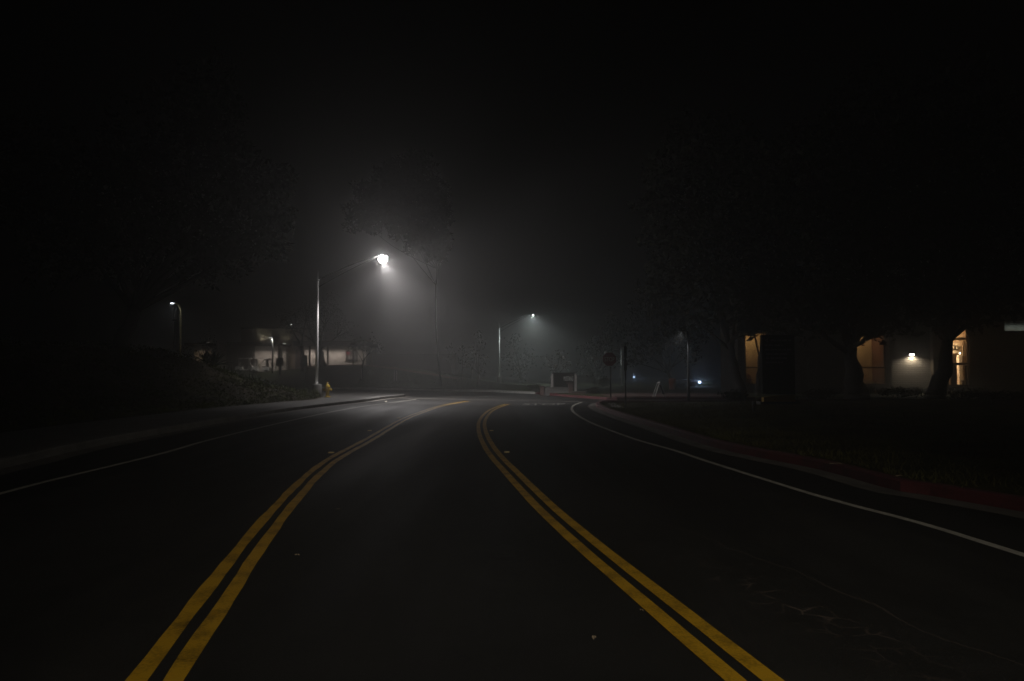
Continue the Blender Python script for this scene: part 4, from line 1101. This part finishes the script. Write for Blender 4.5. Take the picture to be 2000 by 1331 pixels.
# ------------------------------------------------------------------ right building
YR = 50.0
def RX(px): return AT(px, 700, YR).x
def RZ(py): return AT(1700, py, YR).z
t = thing('block_building', (RX(1700), YR, .2), 'dark split face block building with warm lit tall windows on the right', 'building')
ob = t.location.copy()
win = [('a', 1456, 1500, 650, 752), ('b', 1672, 1731, 650, 752), ('c', 1853, 1893.5, 640, 755), ('d', 1964, 2075, 626, 648.5)]
xs_ = [1450] + [v for w in win for v in (w[1], w[2])] + [2480]
zt, zb = RZ(560), -.1
TH = .35
for a, b in zip(xs_[0::2], xs_[1::2]):
    part(MB().span(RX(a), RX(b), YR, YR + TH, zb, zt), 'wall', M_BLOCK, t, ob)
for n_, a, b, y0, y1 in win:
    part(MB().span(RX(a) + .001, RX(b) - .001, YR + .002, YR + TH - .002, RZ(y0), zt - .002), 'wall', M_BLOCK, t, ob)
    part(MB().span(RX(a) + .001, RX(b) - .001, YR + .002, YR + TH - .002, zb, RZ(y1)), 'wall', M_BLOCK, t, ob)
part(MB().span(RX(1444), RX(1818), YR - .5, YR + 4.4, zt + .003, zt + .4), 'roof', M_FASCIA, t, ob)
part(MB().span(RX(1818) + .003, RX(2486), YR - .5, YR + 13.5, zt + .003, zt + .4), 'roof', M_FASCIA, t, ob)
part(MB().span(RX(1452), RX(1816), YR + 3.9, YR + 4.2, zb, zt), 'wall', M_BLOCK, t, ob)
part(MB().span(RX(1818), RX(2478), YR + 13.0, YR + 13.3, zb, zt), 'wall', M_BLOCK, t, ob)
part(MB().span(RX(1450) - .3, RX(1450) - .002, YR, YR + 4.2, zb, zt), 'wall', M_BLOCK, t, ob)
part(MB().span(RX(1816) + .002, RX(1816) + .3, YR + TH + .01, YR + 13, zb, zt), 'wall', M_BLOCK, t, ob)
part(MB().span(RX(2480) + .002, RX(2480) + .3, YR, YR + 13, zb, zt), 'wall', M_BLOCK, t, ob)
for n_, a, b, y0, y1 in win:
    fr = MB(); x0, x1, z0, z1 = RX(a), RX(b), RZ(y1), RZ(y0); yf = YR + .12
    for (xa, xb, za, zb_) in ((x0, x0 + .06, z0, z1), (x1 - .06, x1, z0, z1), (x0 + .06, x1 - .06, z1 - .06, z1), (x0 + .06, x1 - .06, z0, z0 + .07)):
        fr.span(xa + .001, xb - .001, yf, yf + .12, za + .001, zb_ - .001)
    if n_ in 'ab': fr.span(x0 + .06, x1 - .06, yf, yf + .12, RZ(719.5), RZ(717))
    if n_ == 'c':
        fr.span(x0 + .06, x1 - .06, yf, yf + .12, RZ(713.8), RZ(709)); fr.span(RX(1858), RX(1862), yf, yf + .12, z0 + .07, RZ(713.9)); fr.span(RX(1887), RX(1890), yf, yf + .12, z0 + .07, RZ(713.9))
        fr.span(x0 + .06, x1 - .06, yf, yf + .12, RZ(754) , RZ(751.5))
    wn = part(fr, 'window', M_FRAME, t, ob)
    gl = MB().span(x0 + .05, x1 - .05, yf + .05, yf + .058, z0 + .05, z1 - .05); gl.v = [tuple(Vector(v) - ob) for v in gl.v]; gl.build('pane', M_GLASS, wn)
# rooms
def room(name, x0, x1, z0, z1, depth, mback, mside, mceil, mfloor):
    ya, yb = YR + TH + .01, YR + depth
    part(MB().span(x0, x1, yb, yb + .1, z0, z1), 'room_back_wall', mback, t, ob)
    part(MB().span(x0 - .1, x0 - .002, ya, yb, z0, z1), 'room_side_wall', mside, t, ob); part(MB().span(x1 + .002, x1 + .1, ya, yb, z0, z1), 'room_side_wall', mside, t, ob)
    part(MB().span(x0, x1, ya, yb, z1 + .002, z1 + .1), 'room_ceiling', mceil, t, ob); part(MB().span(x0, x1, ya, yb, z0 - .1, z0 - .002), 'room_floor', mfloor, t, ob)
zF = .55
room('a', RX(1452.5), RX(1512), zF, RZ(648), 2.2, M_INT, M_INT2, M_INT, M_INT2)
room('b', RX(1660), RX(1737), zF, RZ(644), 2.4, M_INT, M_INT2, M_INT, M_INT2)
room('c', RX(1832), RX(1946), zF - .1, RZ(632), 3.1, M_WOODP, M_WOODP, M_INT, M_WOODP)
def ceil_light(px, z, dy, w, col, sx=.6, sy=.3):
    f_ = part(MB().box((RX(px), YR + dy, z - .03), (sx, sy, .04)), 'ceiling_light', M_HEAD, t, ob)
    lamp('light', 'AREA', Vector((RX(px), YR + dy, z - .08)) - ob, w, col, t, energy_shape=(sx, sy), target=Vector((RX(px), YR + dy + 2.2, z - 2.0)) - ob)
ceil_light(1480, RZ(648) - .05, 1.0, 16, (1, .66, .32)); ceil_light(1698, RZ(644) - .05, 1.0, 21, (1, .66, .33))
# window-b sill heater
part(MB().span(RX(1690), RX(1729), YR + 1.0, YR + 1.3, zF + .01, RZ(747.5)), 'sill_cabinet', mat('cabinet_cream', (.62, .5, .34), .7, noise=.1), t, ob)
# interior of the bright window: soffit, shelf, column, curtain, blind, pictures
def IX(px, d): return AT(px, 700, YR + d).x
def IZ(py, d): return AT(1880, py, YR + d).z
def inner(px0, px1, py0, py1, d, th, name, mt):
    return part(MB().span(IX(px0, d), IX(px1, d), YR + d, YR + d + th, IZ(py1, d), IZ(py0, d)), name, mt, t, ob)
inner(1840, 1897, 659.5, 664.5, .9, .5, 'soffit', mat('soffit_cream', (.80, .72, .60), .8))
inner(1840, 1875, 686.5, 690, 2.1, .35, 'shelf', mat('shelf_cream', (.75, .64, .48), .8))
inner(1873, 1879.3, 693.5, 757, 1.9, .28, 'column', mat('column_cream', (.82, .68, .52), .8))
mm = MB()
for i in range(7):
    x = IX(1880.5 + i * 1.75, 2.0); mm.span(x, x + .042, YR + 2.0 + .03 * (i % 2), YR + 2.05 + .03 * (i % 2), IZ(735, 2.0), IZ(666, 2.0))
part(mm, 'curtain', mat('curtain_brown', (.26, .17, .10), .9, noise=.2), t, ob)
mm = MB()
for i in range(6):
    x = IX(1856 + i * 2.8, 2.5); mm.span(x, x + .075, YR + 2.5, YR + 2.54, IZ(709, 2.5), IZ(692, 2.5))
part(mm, 'blind', mat('grey_blind', (.30, .28, .26), .8), t, ob)
inner(1840, 1874, 671, 686.3, 2.4, .12, 'room_panel', M_INT)
inner(1858, 1868, 714, 757, .7, .08, 'door_leaf', mat('door_dark', (.05, .035, .025), .6, noise=.2))
inner(1871, 1891, 751.5, 757, 1.2, .6, 'floor_mat', mat('mat_dark', (.05, .04, .035), .9, noise=.2))
ceil_light(1866, RZ(656), 1.75, 470, (1, .74, .48), 1.0, .5)
ceil_light(1890, RZ(634), 2.3, 200, (1, .72, .46), .8, .4)
for i, (xa, xb, ya, yb, lb) in enumerate(((1858.5, 1864.5, 674.5, 684, 'dark framed picture inside the bright window, left one'), (1866.5, 1871.5, 675.5, 684, 'dark framed picture inside the bright window, right one'))):
    o = thing('framed_picture', (IX((xa + xb) / 2, 2.37), YR + 2.37, IZ(yb, 2.37)), lb, 'picture', 'pictures inside the bright window')
    w_, h_ = IX(xb, 2.37) - IX(xa, 2.37), IZ(ya, 2.37) - IZ(yb, 2.37)
    MB().box((0, 0, h_ / 2), (w_, .05, h_)).build('frame', M_FRAME, o); MB().box((0, -.03, h_ / 2), (w_ * .5, .02, h_ * .55)).build('picture_sheet', M_PAPER, o)
o = thing('pendant_lamp', (IX(1875, 1.6), YR + 1.6, IZ(691, 1.6)), 'small bright bare lamp inside the bright window', 'lamp')
MB().lathe([(.02, -.05), (.06, 0), (.05, .05), (.02, .09)], n=12).build('bulb', emitter('pendant_bulb', (1, .85, .6), 9), o, True)
MB().tube([(0, 0, .09), (0, 0, IZ(659, 1.6) - IZ(691, 1.6))], .008, 6).build('cord', M_BLACK, o)
o = thing('floor_bin', (IX(1880, 1.7), YR + 1.7, IZ(752, 1.7)), 'small dark basket on the floor inside the bright window', 'bin')
MB().lathe([(.09, 0), (.12, .28), (.12, .3)], n=12).build('body', M_BLACK, o, True); MB().lathe([(.13, .3), (.13, .33), (.08, .35)], n=12).build('rim', M_BLACK, o, True)
# dried plants in the narrow window
o = thing('dried_plant', (RX(1467), YR + 1.0, zF), 'dry straw coloured potted plant low inside the narrow lit window', 'plant')
MB().lathe([(.16, 0), (.22, .28), (.22, .3)], n=12).build('pot', M_COPING, o, True)
leaf_mesh('foliage', leaves([(0, 0, .48), (-.2, 0, .42), (.22, 0, .42), (.05, 0, .7)], [(.3, .22, .26)] * 4, 260, .09, 91), M_STRAW, o)
# clerestory room with a tiled, gridded ceiling
x0, x1 = RX(1950), RX(2420); zc = RZ(627.8); zfl = RZ(652)
part(MB().span(x0, x1, YR + TH + .01, YR + 12.5, zc, zc + .08), 'room_ceiling', M_CEIL, t, ob)
mm = MB()
for i in range(24):
    x = x0 + .2 + i * .72; mm.span(x, x + .20, YR + TH + .02, YR + 12.4, zc - .05, zc - .002)
for i in range(6):
    y = YR + 1.4 + i * 2.1; mm.span(x0, x1, y, y + .34, zc - .053, zc - .003)
part(mm, 'ceiling_grid', M_FRAME, t, ob)
part(MB().span(x0, x1, YR + 12.5, YR + 12.6, zfl, zc), 'room_back_wall', M_DARKWALL, t, ob)
part(MB().span(x0, x1, YR + TH + .01, YR + 12.5, zfl - .1, zfl - .02), 'room_floor', M_DARKWALL, t, ob)
lamp('light', 'AREA', Vector(((x0 + x1) / 2, YR + 8.2, zfl + .18)) - ob, 330, (.92, 1, .9), t, energy_shape=(12, 6.0), target=Vector(((x0 + x1) / 2, YR + 8.2, zc)) - ob)
part(MB().box(((x0 + x1) / 2, YR + 8.2, zfl + .07), (12.2, 6.2, .16)), 'uplight_trough', M_HEAD, t, ob)
for pa, pb in ((1731.8, 1736), (1817, 1826)):  # dark fins added to block the wall lamp's light along the facade
    part(MB().span(RX(pa), RX(pb), YR - .34, YR - .002, zb, zt - .05), 'added_buttress', M_FRAME, t, ob)
# door-like recess strips on the blank wall
for px in (1578, 1652):
    part(MB().span(RX(px) - .05, RX(px) + .05, YR - .06, YR - .004, .3, RZ(700)), 'downpipe', M_SIGNPOST, t, ob)
# wall lamp
wl = thing('wall_lamp', (RX(1781), YR, RZ(692)), 'glowing half round lamp on the block wall between the two lit windows', 'wall lamp')
mm = MB()
for a_ in range(9):
    q = pi * a_ / 8; mm.v += [(.17 * cos(q), -.16 * sin(q), .10), (.19 * cos(q), -.18 * sin(q), -.02)]
for i in range(8): mm.f.append((2 * i, 2 * i + 1, 2 * i + 3, 2 * i + 2))
mm.f.append(tuple(2 * i for i in range(9)))
mm.build('shade', M_HEAD, wl)
mm = MB()
for a_ in range(9):
    q = pi * a_ / 8; mm.v += [(.165 * cos(q), -.155 * sin(q) - .003, -.01), (.11 * cos(q), -.10 * sin(q) - .003, -.085)]
for i in range(8): mm.f.append((2 * i, 2 * i + 1, 2 * i + 3, 2 * i + 2))
mm.f.append(tuple(2 * i + 1 for i in range(9))); mm.f.append(tuple(2 * i for i in reversed(range(9))))
mm.build('lens', emitter('wall_lens', (1, .93, .85), 75), wl)
lamp('light', 'SPOT', (0, -.22, -.12), 330, (1, .85, .62), wl, .03, 168, .6)

# ------------------------------------------------------------------ fog
hz = MB().span(-240, 240, -70, 340, -1.6, 45)
hm = bpy.data.materials.new('fog'); hm.use_nodes = True
nt = hm.node_tree; nt.nodes.clear()
o_ = nt.nodes.new('ShaderNodeOutputMaterial'); pv = nt.nodes.new('ShaderNodeVolumePrincipled')
pv.inputs['Color'].default_value = (.97, .97, .97, 1); pv.inputs['Density'].default_value = .0074; pv.inputs['Anisotropy'].default_value = .80
nt.links.new(pv.outputs[0], o_.inputs['Volume'])
h = hz.build('haze', hm); tag(h, kind='stuff')

# ------------------------------------------------------------------ sky and moon-dim sun
w = bpy.data.worlds.new('World'); SC.world = w; w.use_nodes = True
nt = w.node_tree; bg = nt.nodes['Background']
sky = nt.nodes.new('ShaderNodeTexSky'); sky.sky_type = 'NISHITA'; sky.sun_disc = False
sky.sun_elevation = R(-4); sky.sun_rotation = R(200)
nt.links.new(sky.outputs[0], bg.inputs['Color']); bg.inputs['Strength'].default_value = .008

# ------------------------------------------------------------------ camera and render settings
cd = bpy.data.cameras.new('camera'); cd.sensor_width = 36; cd.lens = 36 * F / 2000; cd.clip_end = 2000; cd.clip_start = .05
co = bpy.data.objects.new('camera', cd); COL.objects.link(co); co.location = (0, 0, CAMH); co.rotation_euler = (pi / 2 + PITCH, 0, 0)
SC.camera = co
vs_ = SC.view_settings; vs_.view_transform = 'Standard'; vs_.look = 'None'; vs_.exposure = 0; vs_.gamma = 1; vs_.use_curve_mapping = False
cy = SC.cycles
cy.use_denoising = True; cy.max_bounces = 6; cy.diffuse_bounces = 2; cy.glossy_bounces = 2; cy.transmission_bounces = 4; cy.transparent_max_bounces = 12; cy.volume_bounces = 1
cy.use_light_tree = True; cy.sample_clamp_indirect = 3
SC.render.dither_intensity = 1.0
